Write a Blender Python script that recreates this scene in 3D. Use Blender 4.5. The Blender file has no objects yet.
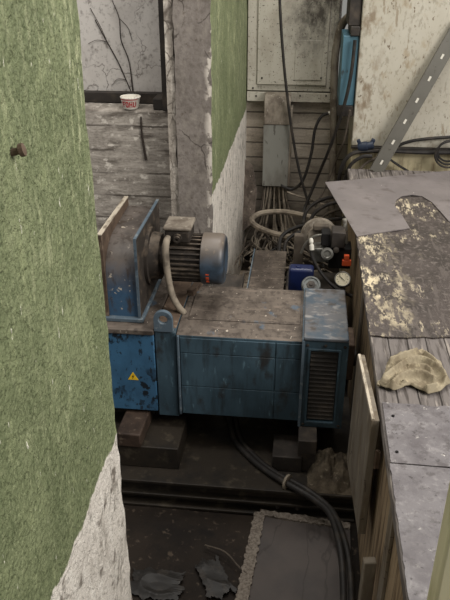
import bpy, math, random
from mathutils import Vector, Matrix, noise as mnoise
random.seed(11)
C = bpy.context.scene.collection
PI = math.pi

# ------------------------------------------------------------------ materials
def s(r, g, b):
    def l(c):
        c /= 255.0
        return c / 12.92 if c <= .04045 else ((c + .055) / 1.055) ** 2.4
    return (l(r), l(g), l(b), 1.0)

def M(name, base, layers=(), rough=.75, metal=0.0, bump=(), spec=.3, rough_noise=0.0):
    m = bpy.data.materials.new(name); m.use_nodes = True
    nt = m.node_tree; N = nt.nodes; L = nt.links
    bs = N['Principled BSDF']
    bs.inputs['Metallic'].default_value = metal
    bs.inputs['Specular IOR Level'].default_value = spec
    tc = N.new('ShaderNodeTexCoord')
    def sock(v, inp):
        if hasattr(v, 'is_output'): L.new(v, inp)
        else: inp.default_value = v
    def math_(op, a, b=None, c=None, clamp=False):
        n = N.new('ShaderNodeMath'); n.operation = op; n.use_clamp = clamp
        for i, v in enumerate((a, b, c)):
            if v is not None: sock(v, n.inputs[i])
        return n.outputs[0]
    def coords(sc, seed=0, rot=(0, 0, 0)):
        if isinstance(sc, (int, float)): sc = (sc, sc, sc)
        mp = N.new('ShaderNodeMapping'); L.new(tc.outputs['Object'], mp.inputs['Vector'])
        mp.inputs['Scale'].default_value = sc
        mp.inputs['Rotation'].default_value = rot
        mp.inputs['Location'].default_value = (seed * 3.7, seed * 1.3, seed * 2.1)
        return mp.outputs[0]
    def noise(sc, detail=6, seed=0, dist=0, rot=(0, 0, 0), ro=.6):
        n = N.new('ShaderNodeTexNoise'); L.new(coords(sc, seed, rot), n.inputs['Vector'])
        n.inputs['Scale'].default_value = 1; n.inputs['Detail'].default_value = detail
        n.inputs['Distortion'].default_value = dist; n.inputs['Roughness'].default_value = ro
        return n.outputs[0]
    def rng(v, lo, hi):
        n = N.new('ShaderNodeMapRange'); n.clamp = True
        sock(v, n.inputs['Value']); n.inputs['From Min'].default_value = lo; n.inputs['From Max'].default_value = hi
        return n.outputs[0]
    def axis(a):
        sp = N.new('ShaderNodeSeparateXYZ'); L.new(tc.outputs['Object'], sp.inputs[0]); return sp.outputs[a]
    def mask(d):
        k = d.get('k', 'noise'); seed = d.get('seed', 0)
        if k == 'noise':
            f = rng(noise(d.get('s', 5), d.get('d', 6), seed, d.get('dist', 0), d.get('rot', (0, 0, 0)), d.get('ro', .6)), d.get('lo', .45), d.get('hi', .6))
        elif k == 'crack':
            v = N.new('ShaderNodeTexVoronoi'); v.feature = 'DISTANCE_TO_EDGE'
            cs = coords(d.get('s', 5), seed)
            nn = N.new('ShaderNodeTexNoise'); L.new(cs, nn.inputs['Vector']); nn.inputs['Scale'].default_value = 2.5; nn.inputs['Detail'].default_value = 5
            ad = N.new('ShaderNodeMix'); ad.data_type = 'VECTOR'; ad.inputs[0].default_value = d.get('warp', .25)
            L.new(cs, ad.inputs[4]); L.new(nn.outputs['Color'], ad.inputs[5])
            L.new(ad.outputs[1], v.inputs['Vector']); v.inputs['Scale'].default_value = 1
            f = rng(v.outputs['Distance'], d.get('w', .02), d.get('w', .02) * .3)
        elif k == 'band':      # thin joint lines across one axis
            a = math_('ADD', axis(d['a']), math_('MULTIPLY', noise(d.get('s', 6), 3, seed), d.get('wob', .01)))
            fr = math_('FRACT', math_('ADD', math_('DIVIDE', a, d['p']), d.get('o', 0)))
            f = rng(math_('ABSOLUTE', math_('SUBTRACT', fr, .5)), .5 - d['w'], .5 - d['w'] * .4)
        elif k == 'tone':      # each board its own tone
            a = math_('ADD', axis(d['a']), math_('MULTIPLY', noise(6, 3, seed), d.get('wob', .01)))
            ix = math_('FLOOR', math_('ADD', math_('DIVIDE', a, d['p']), .5 + d.get('o', 0)))
            w = N.new('ShaderNodeTexWhiteNoise'); w.noise_dimensions = '1D'; L.new(ix, w.inputs['W'])
            f = w.outputs[0]
        elif k == 'below':     # painted or plastered up to a height
            a = math_('ADD', axis(d.get('a', 2)), math_('MULTIPLY', math_('SUBTRACT', noise(d.get('s', 14), 5, seed), .5), d.get('wob', .03)))
            f = rng(a, d['z'] + d.get('soft', .002), d['z'] - d.get('soft', .002))
        elif k == 'up':        # dust settled on upward faces
            g = N.new('ShaderNodeNewGeometry'); sp = N.new('ShaderNodeSeparateXYZ'); L.new(g.outputs['Normal'], sp.inputs[0])
            f = rng(sp.outputs[2], d.get('lo', .4), d.get('hi', .8))
        if 'm' in d:
            ms = d['m'] if isinstance(d['m'], (list, tuple)) else [d['m']]
            for mm in ms: f = math_('MULTIPLY', f, mask(mm))
        return f
    col = N.new('ShaderNodeRGB'); col.outputs[0].default_value = base; col = col.outputs[0]
    for d in layers:
        f = math_('MULTIPLY', mask(d), d.get('f', 1.0), clamp=True)
        mx = N.new('ShaderNodeMix'); mx.data_type = 'RGBA'; L.new(f, mx.inputs[0]); L.new(col, mx.inputs[6]); mx.inputs[7].default_value = d['c']
        col = mx.outputs[2]
    L.new(col, bs.inputs['Base Color'])
    if rough_noise:
        L.new(math_('ADD', rough - rough_noise / 2, math_('MULTIPLY', noise(18, 5, 4), rough_noise)), bs.inputs['Roughness'])
    else: bs.inputs['Roughness'].default_value = rough
    if bump:
        prev = None
        for (sc, det, st, dist) in bump:
            b = N.new('ShaderNodeBump'); b.inputs['Strength'].default_value = st; b.inputs['Distance'].default_value = dist
            L.new(noise(sc, det, 9), b.inputs['Height'])
            if prev: L.new(prev, b.inputs['Normal'])
            prev = b.outputs[0]
        L.new(prev, bs.inputs['Normal'])
    return m

PLASTER = s(205, 196, 184)
m_green = M('green_wall_paint', s(117, 125, 90), [
    dict(c=s(142, 149, 111), s=(7, 7, 4), lo=.48, hi=.66, f=.6, seed=1),
    dict(c=s(93, 102, 70), s=(5, 5, 3), lo=.5, hi=.68, f=.65, seed=2),
    dict(c=s(78, 88, 57), s=(130, 130, 80), d=5, lo=.5, hi=.66, f=.7, seed=21),
    dict(c=s(154, 160, 122), s=(150, 150, 90), d=5, lo=.54, hi=.68, f=.7, seed=5),
    dict(c=s(196, 198, 158), s=(60, 60, 16), d=8, lo=.5, hi=.64, f=.7, seed=3, m=[dict(s=(4, 4, 1.4), lo=.36, hi=.55, seed=8), dict(k='below', a=1, z=.93, soft=-.22, wob=.2), dict(k='below', a=2, z=1.15, soft=-.3, wob=.2)]),
    dict(c=s(160, 167, 124), s=(30, 30, 14), d=9, lo=.55, hi=.68, f=.45, seed=23, ro=.7),
    dict(c=s(232, 228, 210), s=(70, 70, 20), d=4, lo=.685, hi=.705, f=.9, seed=6),
    dict(c=s(222, 214, 203), k='below', z=1.0, wob=.05, s=22),
    dict(c=s(138, 128, 116), s=(50, 20, 7), d=8, lo=.5, hi=.68, f=.6, seed=7, m=dict(k='below', z=.995, wob=.05, s=22)),
    dict(c=s(92, 82, 70), s=(9, 26, 26), d=8, lo=.56, hi=.66, f=.75, seed=17, m=dict(k='below', z=.99, wob=.05, s=22)),
    dict(c=s(96, 86, 74), k='crack', s=(11, 8, 6), w=.025, f=.6, seed=2, m=[dict(k='below', z=.98, wob=.05, s=22), dict(s=4, lo=.45, hi=.55, seed=3)]),
    dict(c=s(238, 231, 220), s=(40, 40, 12), d=7, lo=.52, hi=.62, f=.8, seed=12, m=dict(k='below', z=.995, wob=.05, s=22)),
], rough=.6, bump=((110, 5, 1.0, .012), (40, 5, .8, .012)), spec=.3)
m_pillar = M('bare_cement', s(132, 124, 117), [
    dict(c=s(92, 84, 77), s=(50, 50, 50), d=9, lo=.46, hi=.62, f=.55, seed=41, ro=.7),
    dict(c=s(88, 80, 73), s=(5, 5, 3), lo=.45, hi=.65, f=.7),
    dict(c=s(146, 138, 128), s=(24, 24, 16), d=8, lo=.52, hi=.66, f=.6, seed=3),
    dict(c=s(60, 53, 48), k='crack', s=(7, 7, 5), w=.014, f=.8, seed=4, m=dict(s=5, lo=.46, hi=.54, seed=6)),
    dict(c=s(84, 72, 62), s=60, d=4, lo=.64, hi=.7, f=.6, seed=9),
    dict(c=s(214, 205, 192), s=(26, 26, 15), d=7, lo=.5, hi=.54, f=.85, seed=51, m=dict(k='below', a=0, z=-.398, soft=-.012, wob=.03)),
], rough=.9, bump=((40, 8, .5, .006), (10, 3, .4, .008)))
m_flake = M('flaking_plaster', s(160, 151, 140), [
    dict(c=s(205, 196, 184), s=(30, 30, 12), lo=.5, hi=.6, f=.9),
    dict(c=s(92, 84, 76), k='crack', s=(30, 30, 22), w=.06, f=.8, m=dict(s=14, lo=.42, hi=.55, seed=2)),
    dict(c=s(104, 94, 86), s=(14, 14, 6), lo=.55, hi=.65, f=.8, seed=5),
], rough=.9, bump=((50, 6, .7, .008),))
m_board = M('board_marked_concrete', s(162, 154, 144), [
    dict(c=s(100, 92, 84), s=(70, 70, 110), d=8, lo=.48, hi=.62, f=.5, seed=41, ro=.7),
    dict(c=s(118, 110, 101), k='tone', a=2, p=.105, f=.45, wob=.012),
    dict(c=s(196, 187, 176), s=(9, 6, 44), d=8, lo=.48, hi=.66, f=.6, seed=2),
    dict(c=s(92, 84, 76), s=(9, 4, 30), d=8, lo=.52, hi=.66, f=.8, seed=3),
    dict(c=s(222, 214, 202), s=(26, 18, 34), d=8, lo=.58, hi=.66, f=.7, seed=7),
    dict(c=s(58, 50, 44), k='band', a=2, p=.105, w=.05, f=.75, wob=.012, m=dict(s=(3, 3, 9), lo=.38, hi=.5, seed=5)),
], rough=.92, bump=((( 8, 8, 60), 7, .6, .006), (45, 6, .4, .004)))
m_board_d = M('dirty_board_marked_concrete', s(176, 165, 150), [
    dict(c=s(104, 95, 84), k='tone', a=2, p=.098, f=.55, wob=.012),
    dict(c=s(172, 162, 147), s=(9, 7, 46), d=8, lo=.5, hi=.64, f=.7, seed=2),
    dict(c=s(84, 75, 66), s=(5, 5, 16), d=8, lo=.52, hi=.68, f=.7, seed=3),
    dict(c=s(44, 38, 33), k='band', a=2, p=.098, w=.06, f=.9, wob=.012),
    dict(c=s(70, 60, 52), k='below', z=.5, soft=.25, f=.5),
    dict(c=s(100, 92, 82), s=(70, 70, 110), d=8, lo=.52, hi=.64, f=.4, seed=41, ro=.7),
], rough=.92, bump=(((8, 8, 60), 7, .6, .006), (45, 6, .4, .004)))
m_panel = M('stained_grey_panel', s(204, 198, 191), [
    dict(c=s(140, 132, 124), s=(60, 60, 60), d=8, lo=.54, hi=.64, f=.6, seed=41, ro=.7),
    dict(c=s(92, 84, 78), k='crack', s=(3.2, 3.2, 3.2), w=.006, f=.7, warp=.4, m=dict(s=4, lo=.5, hi=.55, seed=6)),
    dict(c=s(160, 152, 145), s=(3, 3, 2), lo=.45, hi=.62, f=.7),
    dict(c=s(104, 96, 90), s=(26, 26, 18), d=9, lo=.58, hi=.68, f=.7, seed=4),
    dict(c=s(60, 54, 50), s=(34, 34, 60), d=6, lo=.69, hi=.72, f=.8, seed=6),
], rough=.6, bump=((30, 4, .15, .003),))
m_rear = M('rear_cabinet_paint', s(176, 170, 157), [
    dict(c=s(150, 142, 128), s=(6, 6, 4), lo=.48, hi=.62, f=.6),
    dict(c=s(112, 104, 92), s=(40, 40, 34), d=9, lo=.56, hi=.66, f=.6, seed=4, ro=.7),
    dict(c=s(50, 45, 40), s=(80, 80, 90), d=4, lo=.63, hi=.67, f=.85, seed=2),
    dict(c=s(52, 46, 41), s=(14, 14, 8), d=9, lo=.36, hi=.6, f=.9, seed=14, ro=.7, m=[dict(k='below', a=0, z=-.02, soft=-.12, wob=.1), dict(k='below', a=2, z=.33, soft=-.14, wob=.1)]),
], rough=.55)
m_cream = M('cream_cabinet_paint', s(184, 178, 164), [
    dict(c=s(168, 160, 143), s=(2.5, 2.5, 1.6), lo=.45, hi=.62, f=.6),
    dict(c=s(134, 126, 110), s=(60, 60, 30), d=9, lo=.53, hi=.64, f=.55, seed=33),
    dict(c=s(116, 96, 72), s=(16, 16, 9), d=9, lo=.5, hi=.62, f=.7, seed=43, m=dict(k='below', a=0, z=-.42, wob=.16, s=6, soft=.05)),
    dict(c=s(150, 132, 104), s=(14, 14, 10), d=9, lo=.57, hi=.68, f=.6, seed=3, m=dict(s=3, lo=.42, hi=.6, seed=2)),
    dict(c=s(96, 80, 62), s=(60, 60, 34), d=6, lo=.645, hi=.67, f=.85, seed=5, rot=(0, .5, 0)),
    dict(c=s(90, 76, 60), s=(26, 26, 14), d=5, lo=.685, hi=.7, f=.8, seed=15, rot=(0, .6, 0)),
    dict(c=s(126, 108, 84), s=(34, 34, 8), d=4, lo=.64, hi=.68, f=.6, seed=8),
], rough=.5, bump=((12, 3, .08, .004),))
m_plinth = M('cream_plinth_paint', s(186, 174, 142), [
    dict(c=s(118, 100, 74), s=(30, 30, 4), d=6, lo=.52, hi=.66, f=.8),
    dict(c=s(80, 68, 52), s=(8, 8, 8), lo=.56, hi=.7, f=.7, seed=2)], rough=.6)
m_steel_dark = M('dark_oily_steel', s(54, 49, 45), [
    dict(c=s(86, 76, 66), s=(12, 12, 12), d=7, lo=.5, hi=.68, f=.7),
    dict(c=s(30, 27, 25), s=(5, 5, 5), lo=.5, hi=.65, f=.7, seed=3)], rough=.6, metal=.1, bump=((40, 5, .3, .003),))
m_rust = M('rusty_steel', s(92, 76, 63), [
    dict(c=s(60, 47, 38), s=(14, 14, 14), d=7, lo=.45, hi=.65, f=.8),
    dict(c=s(140, 124, 106), s=(30, 30, 12), d=7, lo=.58, hi=.68, f=.7, seed=3)], rough=.8, bump=((50, 5, .4, .003),))
m_blue = M('blue_machine_paint', s(62, 82, 93), [
    dict(c=s(44, 60, 69), s=(5, 5, 3), lo=.42, hi=.62, f=.8),
    dict(c=s(36, 42, 45), s=(40, 40, 5), d=7, lo=.5, hi=.68, f=.75, seed=2),
    dict(c=s(102, 130, 142), s=(50, 50, 14), d=7, lo=.61, hi=.68, f=.5, seed=5),
    dict(c=s(40, 34, 29), s=(14, 14, 8), d=7, lo=.56, hi=.68, f=.8, seed=7),
], rough=.5, bump=((30, 4, .12, .003),), spec=.4)
m_blue_peel = M('peeling_blue_paint', s(62, 104, 136), [
    dict(c=s(48, 80, 106), s=(6, 6, 4), lo=.42, hi=.6, f=.8),
    dict(c=s(22, 26, 30), s=(26, 26, 20), d=7, lo=.52, hi=.55, f=.95, seed=2, m=dict(s=(6, 6, 5), lo=.46, hi=.56, seed=4)),
    dict(c=s(30, 36, 42), s=(50, 50, 24), d=6, lo=.6, hi=.63, f=.85, seed=6),
], rough=.5, spec=.4)
m_blower = M('dusty_blue_housing', s(98, 90, 84), [
    dict(c=s(66, 60, 56), s=(12, 12, 8), d=7, lo=.45, hi=.62, f=.8, seed=2),
    dict(c=s(54, 86, 114), k='below', z=.73, soft=.07, wob=.16, s=9, f=.92),
    dict(c=s(34, 58, 84), s=(9, 9, 5), d=6, lo=.46, hi=.62, f=.8, m=dict(k='below', z=.73, soft=.06)),
    dict(c=s(62, 52, 44), s=(30, 30, 10), d=7, lo=.55, hi=.64, f=.8, seed=9),
    dict(c=s(190, 178, 160), s=(30, 30, 40), d=7, lo=.6, hi=.64, f=.85, seed=12, m=dict(s=(7, 7, 7), lo=.5, hi=.56, seed=2)),
], rough=.5, spec=.4, bump=((30, 4, .2, .004),))
m_motor = M('dark_greasy_cast_iron', s(48, 42, 37), [
    dict(c=s(92, 80, 68), s=(24, 24, 24), d=7, lo=.5, hi=.66, f=.7),
    dict(c=s(150, 134, 116), k='up', lo=.6, hi=.95, f=.4, m=dict(s=30, lo=.4, hi=.6)),
], rough=.7, bump=((50, 5, .4, .003),))
m_cowl = M('grimy_blue_cowl', s(54, 68, 82), [
    dict(c=s(34, 38, 42), s=(12, 12, 12), d=7, lo=.42, hi=.58, f=.85),
    dict(c=s(104, 92, 80), k='up', lo=.1, hi=.8, f=.85),
    dict(c=s(176, 160, 138), s=(24, 24, 24), d=7, lo=.6, hi=.68, f=.7, m=dict(k='up', lo=.4, hi=.9)),
], rough=.42, spec=.45)
m_top = M('dusty_brown_machine_top', s(102, 92, 83), [
    dict(c=s(62, 54, 48), s=(7, 4, 7), d=8, lo=.46, hi=.6, f=.85),
    dict(c=s(58, 50, 44), s=(40, 30, 40), d=8, lo=.5, hi=.62, f=.7, seed=31),
    dict(c=s(124, 111, 100), s=(10, 40, 10), d=7, lo=.55, hi=.68, f=.65, seed=2),
    dict(c=s(190, 178, 162), s=(70, 40, 40), d=6, lo=.655, hi=.69, f=.85, seed=5),
    dict(c=s(66, 92, 112), s=(9, 7, 9), d=6, lo=.62, hi=.68, f=.6, seed=8),
], rough=.65, bump=((60, 6, .4, .003),))
m_top_b = M('scuffed_grey_blue_top', s(92, 92, 94), [
    dict(c=s(62, 76, 88), s=(9, 9, 9), lo=.5, hi=.6, f=.8),
    dict(c=s(150, 146, 142), s=(16, 30, 16), d=7, lo=.55, hi=.66, f=.7, seed=2),
    dict(c=s(64, 56, 50), s=(14, 14, 14), d=6, lo=.56, hi=.66, f=.8, seed=4)], rough=.42, spec=.5, bump=((50, 5, .3, .003),))
m_edge_b = M('worn_blue_edge', s(84, 97, 107), [
    dict(c=s(124, 130, 132), s=(30, 30, 30), lo=.54, hi=.62, f=.7), dict(c=s(58, 66, 74), s=(18, 18, 18), lo=.56, hi=.66, f=.8, seed=2)], rough=.5)
m_brownblock = M('oily_brown_steel', s(66, 53, 44), [dict(c=s(44, 35, 29), s=(16, 16, 16), d=7, lo=.45, hi=.62, f=.8), dict(c=s(110, 96, 82), s=(40, 40, 40), d=7, lo=.6, hi=.68, f=.7, seed=2)], rough=.6)
m_black = M('black_rubber', s(36, 33, 31), [dict(c=s(70, 62, 54), s=(20, 20, 20), d=6, lo=.5, hi=.68, f=.6)], rough=.55)
m_cable_g = M('dusty_grey_cable', s(140, 129, 114), [dict(c=s(70, 62, 54), s=(16, 16, 16), d=6, lo=.45, hi=.65, f=.8)], rough=.8)
m_cable_b = M('dusty_brown_cable', s(86, 77, 67), [dict(c=s(44, 39, 35), s=(16, 16, 16), d=6, lo=.45, hi=.65, f=.8)], rough=.8)
m_greybox = M('grey_duct_paint', s(116, 115, 108), [
    dict(c=s(88, 84, 77), s=(8, 8, 4), lo=.45, hi=.62, f=.7), dict(c=s(58, 52, 46), s=(36, 36, 12), d=7, lo=.62, hi=.66, f=.7, seed=3)], rough=.6)
m_duct = M('dirty_duct_metal', s(124, 115, 103), [
    dict(c=s(84, 74, 64), s=(16, 16, 9), d=8, lo=.44, hi=.6, f=.9), dict(c=s(160, 152, 140), s=(44, 44, 30), d=6, lo=.6, hi=.68, f=.7, seed=3)], rough=.7, bump=((40, 5, .3, .003),))
m_galv = M('galvanised_steel', s(104, 101, 94), [
    dict(c=s(98, 95, 88), s=(12, 12, 12), lo=.45, hi=.62, f=.8), dict(c=s(70, 63, 56), s=(40, 40, 40), d=5, lo=.63, hi=.68, f=.7, seed=2)], rough=.5, metal=.35)
m_dark = M('near_black_gap', s(20, 18, 17), rough=.9)
m_slot = M('lit_slot_and_white_fitting', s(205, 200, 188), rough=.5)  # pale fittings; in strut slots it paints light from the cabinet behind
m_teal = M('faded_teal_blue_paint', s(76, 108, 122), [
    dict(c=s(52, 88, 104), s=(9, 9, 4), lo=.5, hi=.65, f=.8), dict(c=s(52, 50, 46), s=(30, 30, 14), d=6, lo=.62, hi=.68, f=.8, seed=2)], rough=.5)
m_yellow = M('warning_yellow', s(232, 190, 44), [dict(c=s(120, 96, 36), s=(60, 60, 60), lo=.62, hi=.68, f=.7)], rough=.5)
m_sheet = M('grey_brown_sheet_metal', s(120, 113, 112), [
    dict(c=s(136, 128, 127), s=(5, 5, 5), lo=.45, hi=.65, f=.7),
    dict(c=s(94, 86, 83), s=(14, 14, 14), d=9, lo=.54, hi=.66, f=.7, seed=3),
    dict(c=s(210, 204, 198), s=(50, 50, 50), d=4, lo=.715, hi=.725, f=.8, seed=7)], rough=.42, metal=.15, spec=.45, rough_noise=.2)
m_benchtop = M('scuffed_oily_bench_sheet', s(72, 64, 61), [
    dict(c=s(52, 46, 43), s=(8, 8, 8), d=7, lo=.45, hi=.6, f=.85),
    dict(c=s(112, 103, 98), s=(40, 40, 40), d=8, lo=.54, hi=.64, f=.75, seed=2),
    dict(c=s(56, 48, 45), s=(70, 70, 70), d=6, lo=.55, hi=.64, f=.8, seed=22),
    dict(c=s(206, 192, 164), s=(60, 14, 20), d=9, lo=.53, hi=.58, f=.85, seed=6, ro=.7, m=[dict(s=(4.0, 3.0, 4), lo=.5, hi=.58, seed=3), ]),
    dict(c=s(222, 206, 172), s=(34, 16, 20), d=10, lo=.475, hi=.53, f=.85, seed=16, ro=.72, m=[dict(k='below', a=0, z=.37, wob=.22, s=7, soft=.06), dict(s=(8, 3.0, 4), lo=.42, hi=.52, seed=13)]),
    dict(c=s(86, 78, 74), s=(50, 9, 20), d=8, lo=.56, hi=.6, f=.9, seed=26, rot=(0, 0, .4)),
], rough=.45, spec=.45, bump=((70, 6, .5, .003),), rough_noise=.25)
m_plate = M('grey_bench_plate', s(114, 109, 110), [
    dict(c=s(142, 137, 136), s=(44, 44, 44), d=9, lo=.52, hi=.62, f=.6, seed=41, ro=.7),
    dict(c=s(74, 68, 67), s=(30, 30, 30), d=9, lo=.54, hi=.62, f=.7, seed=43, ro=.7),
    dict(c=s(86, 80, 82), s=(9, 9, 9), d=6, lo=.45, hi=.62, f=.7),
    dict(c=s(58, 52, 52), s=(60, 60, 60), d=5, lo=.62, hi=.67, f=.8, seed=3),
    dict(c=s(226, 220, 210), s=(50, 60, 60), d=9, lo=.6, hi=.66, f=.8, seed=5, ro=.72, m=dict(s=(7, 5, 6), lo=.5, hi=.56, seed=8)),
], rough=.42, spec=.5, bump=((90, 6, .5, .002), (16, 3, .3, .004)), rough_noise=.2)
m_plank = M('weathered_bench_planks', s(112, 105, 101), [
    dict(c=s(60, 53, 49), s=(70, 6, 20), d=8, lo=.48, hi=.64, f=.85),
    dict(c=s(172, 162, 152), s=(80, 5, 20), d=8, lo=.56, hi=.66, f=.7, seed=3),
    dict(c=s(34, 29, 26), k='band', a=0, p=.062, w=.05, f=.95, wob=.012)], rough=.6, bump=(((80, 6, 20), 6, .8, .004),))
m_wood = M('dirty_brown_wood', s(150, 130, 104), [
    dict(c=s(84, 66, 47), s=(40, 40, 4), d=7, lo=.45, hi=.64, f=.9),
    dict(c=s(168, 150, 122), s=(60, 60, 5), d=7, lo=.57, hi=.68, f=.7, seed=3),
    dict(c=s(34, 27, 21), k='band', a=1, p=.12, w=.02, f=.9, wob=.01)], rough=.75, bump=(((60, 60, 5), 6, .5, .004),))
m_flap = M('grey_brown_painted_board', s(118, 109, 97), [
    dict(c=s(100, 88, 72), s=(22, 22, 5), d=7, lo=.44, hi=.62, f=.85),
    dict(c=s(152, 140, 122), s=(40, 40, 6), d=7, lo=.56, hi=.66, f=.6, seed=3),
    dict(c=s(52, 42, 34), k='crack', s=(40, 12, 30), w=.05, f=.7, m=dict(s=(30, 3, 4), lo=.55, hi=.6, seed=2))], rough=.75, bump=(((50, 50, 6), 6, .5, .004),))
m_rawedge = M('worn_pale_edge', s(186, 175, 157), [dict(c=s(110, 98, 84), s=(30, 10, 30), d=6, lo=.5, hi=.62, f=.9)], rough=.8)
m_cloth = M('tan_rag_cloth', s(148, 137, 116), [
    dict(c=s(112, 100, 82), s=(16, 16, 16), lo=.45, hi=.62, f=.8), dict(c=s(204, 190, 158), s=(40, 40, 40), lo=.55, hi=.68, f=.4, seed=3)], rough=.95, bump=((300, 2, .35, .001),), spec=.1)
m_floor = M('oily_dark_floor', s(42, 35, 29), [
    dict(c=s(26, 22, 19), s=(3, 3, 3), lo=.42, hi=.62, f=.9),
    dict(c=s(84, 73, 62), s=(36, 36, 36), d=8, lo=.6, hi=.68, f=.7, seed=3),
    dict(c=s(24, 21, 19), s=(8, 8, 8), d=6, lo=.55, hi=.68, f=.9, seed=5)], rough=.75, bump=((20, 7, .5, .01),), spec=.15)
m_bed = M('greasy_machine_bed', s(46, 40, 33), [
    dict(c=s(78, 70, 58), s=(20, 20, 20), d=8, lo=.54, hi=.66, f=.7),
    dict(c=s(32, 29, 26), s=(7, 7, 7), d=6, lo=.48, hi=.62, f=.8, seed=3)], rough=.55, bump=((40, 6, .4, .004),))
m_mat = M('grey_floor_sheet', s(74, 67, 63), [
    dict(c=s(62, 57, 55), s=(5, 5, 5), lo=.45, hi=.62, f=.8), dict(c=s(52, 46, 43), k='crack', s=(5, 2, 5), w=.01, f=.6)], rough=.65)
m_matedge = M('frayed_pale_edging', s(122, 113, 103), [dict(c=s(84, 75, 67), s=(120, 120, 120), d=6, lo=.42, hi=.62, f=.9)], rough=.9, bump=((90, 5, .9, .004),))
m_film = M('black_plastic_film', s(34, 31, 28), [dict(c=s(60, 54, 48), s=(22, 22, 22), lo=.5, hi=.66, f=.7)], rough=.55, spec=.35)
m_dirt = M('caked_dirt', s(92, 82, 68), [
    dict(c=s(56, 48, 39), s=(14, 14, 14), d=7, lo=.45, hi=.62, f=.9), dict(c=s(130, 120, 104), s=(50, 50, 50), d=6, lo=.6, hi=.68, f=.7, seed=3)], rough=.95, bump=((40, 7, .9, .01),))
m_rubble = M('plaster_rubble', s(150, 138, 122), [dict(c=s(96, 84, 72), s=(20, 20, 20), d=6, lo=.45, hi=.6, f=.9)], rough=.95, bump=((50, 6, .8, .006),))
m_cup = M('white_cup_plastic', s(232, 226, 214), [dict(c=s(170, 156, 138), s=(30, 30, 30), d=6, lo=.56, hi=.66, f=.6)], rough=.5)
m_red = M('red_print', s(176, 40, 44), rough=.5)
m_orange = M('orange_red_tag', s(206, 84, 46), rough=.5)
m_gauge = M('gauge_face', s(196, 186, 160), [dict(c=s(140, 128, 104), s=(60, 60, 60), lo=.5, hi=.65, f=.5)], rough=.4)
m_alu = M('dull_aluminium', s(122, 120, 114), [dict(c=s(74, 70, 64), s=(26, 26, 26), d=6, lo=.46, hi=.62, f=.85)], rough=.4, metal=.5)
m_greycap = M('grimy_grey_paint', s(98, 100, 98), [dict(c=s(60, 58, 54), s=(30, 30, 30), lo=.46, hi=.6, f=.85)], rough=.5)
m_bright = M('bright_steel', s(190, 186, 176), [dict(c=s(120, 114, 104), s=(40, 40, 40), lo=.5, hi=.62, f=.8)], rough=.35, metal=.6)
m_bluebin = M('deep_blue_plastic', s(18, 28, 66), [dict(c=s(16, 22, 46), s=(14, 14, 14), lo=.5, hi=.64, f=.8)], rough=.4, spec=.5)
m_navy = M('navy_plastic', s(34, 42, 58), [dict(c=s(90, 90, 92), s=(60, 60, 60), lo=.62, hi=.68, f=.6)], rough=.45)
m_post = M('pale_green_painted_timber', s(206, 200, 168), [dict(c=s(168, 164, 122), s=(12, 12, 3), lo=.45, hi=.62, f=.7)], rough=.6)
m_glass = M('dusty_window_glass', s(240, 240, 236), rough=.1)
_b = m_glass.node_tree.nodes['Principled BSDF']; _b.inputs['Transmission Weight'].default_value = 1.0; _b.inputs['IOR'].default_value = 1.02
m_ink = M('black_print', s(24, 22, 20), rough=.6)
m_root = M('dried_root', s(58, 50, 45), rough=.9)

# ------------------------------------------------------------------ mesh helpers
def spline(pts, k=8):
    P = [Vector(p) for p in pts]
    if len(P) < 3: return P
    out = []
    Q = [P[0] * 2 - P[1]] + P + [P[-1] * 2 - P[-2]]
    for i in range(1, len(Q) - 2):
        p0, p1, p2, p3 = Q[i - 1:i + 3]
        for j in range(k):
            t = j / k
            out.append(.5 * ((2 * p1) + (p2 - p0) * t + (2 * p0 - 5 * p1 + 4 * p2 - p3) * t * t + (3 * p1 - p0 - 3 * p2 + p3) * t ** 3))
    out.append(P[-1]); return out

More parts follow.
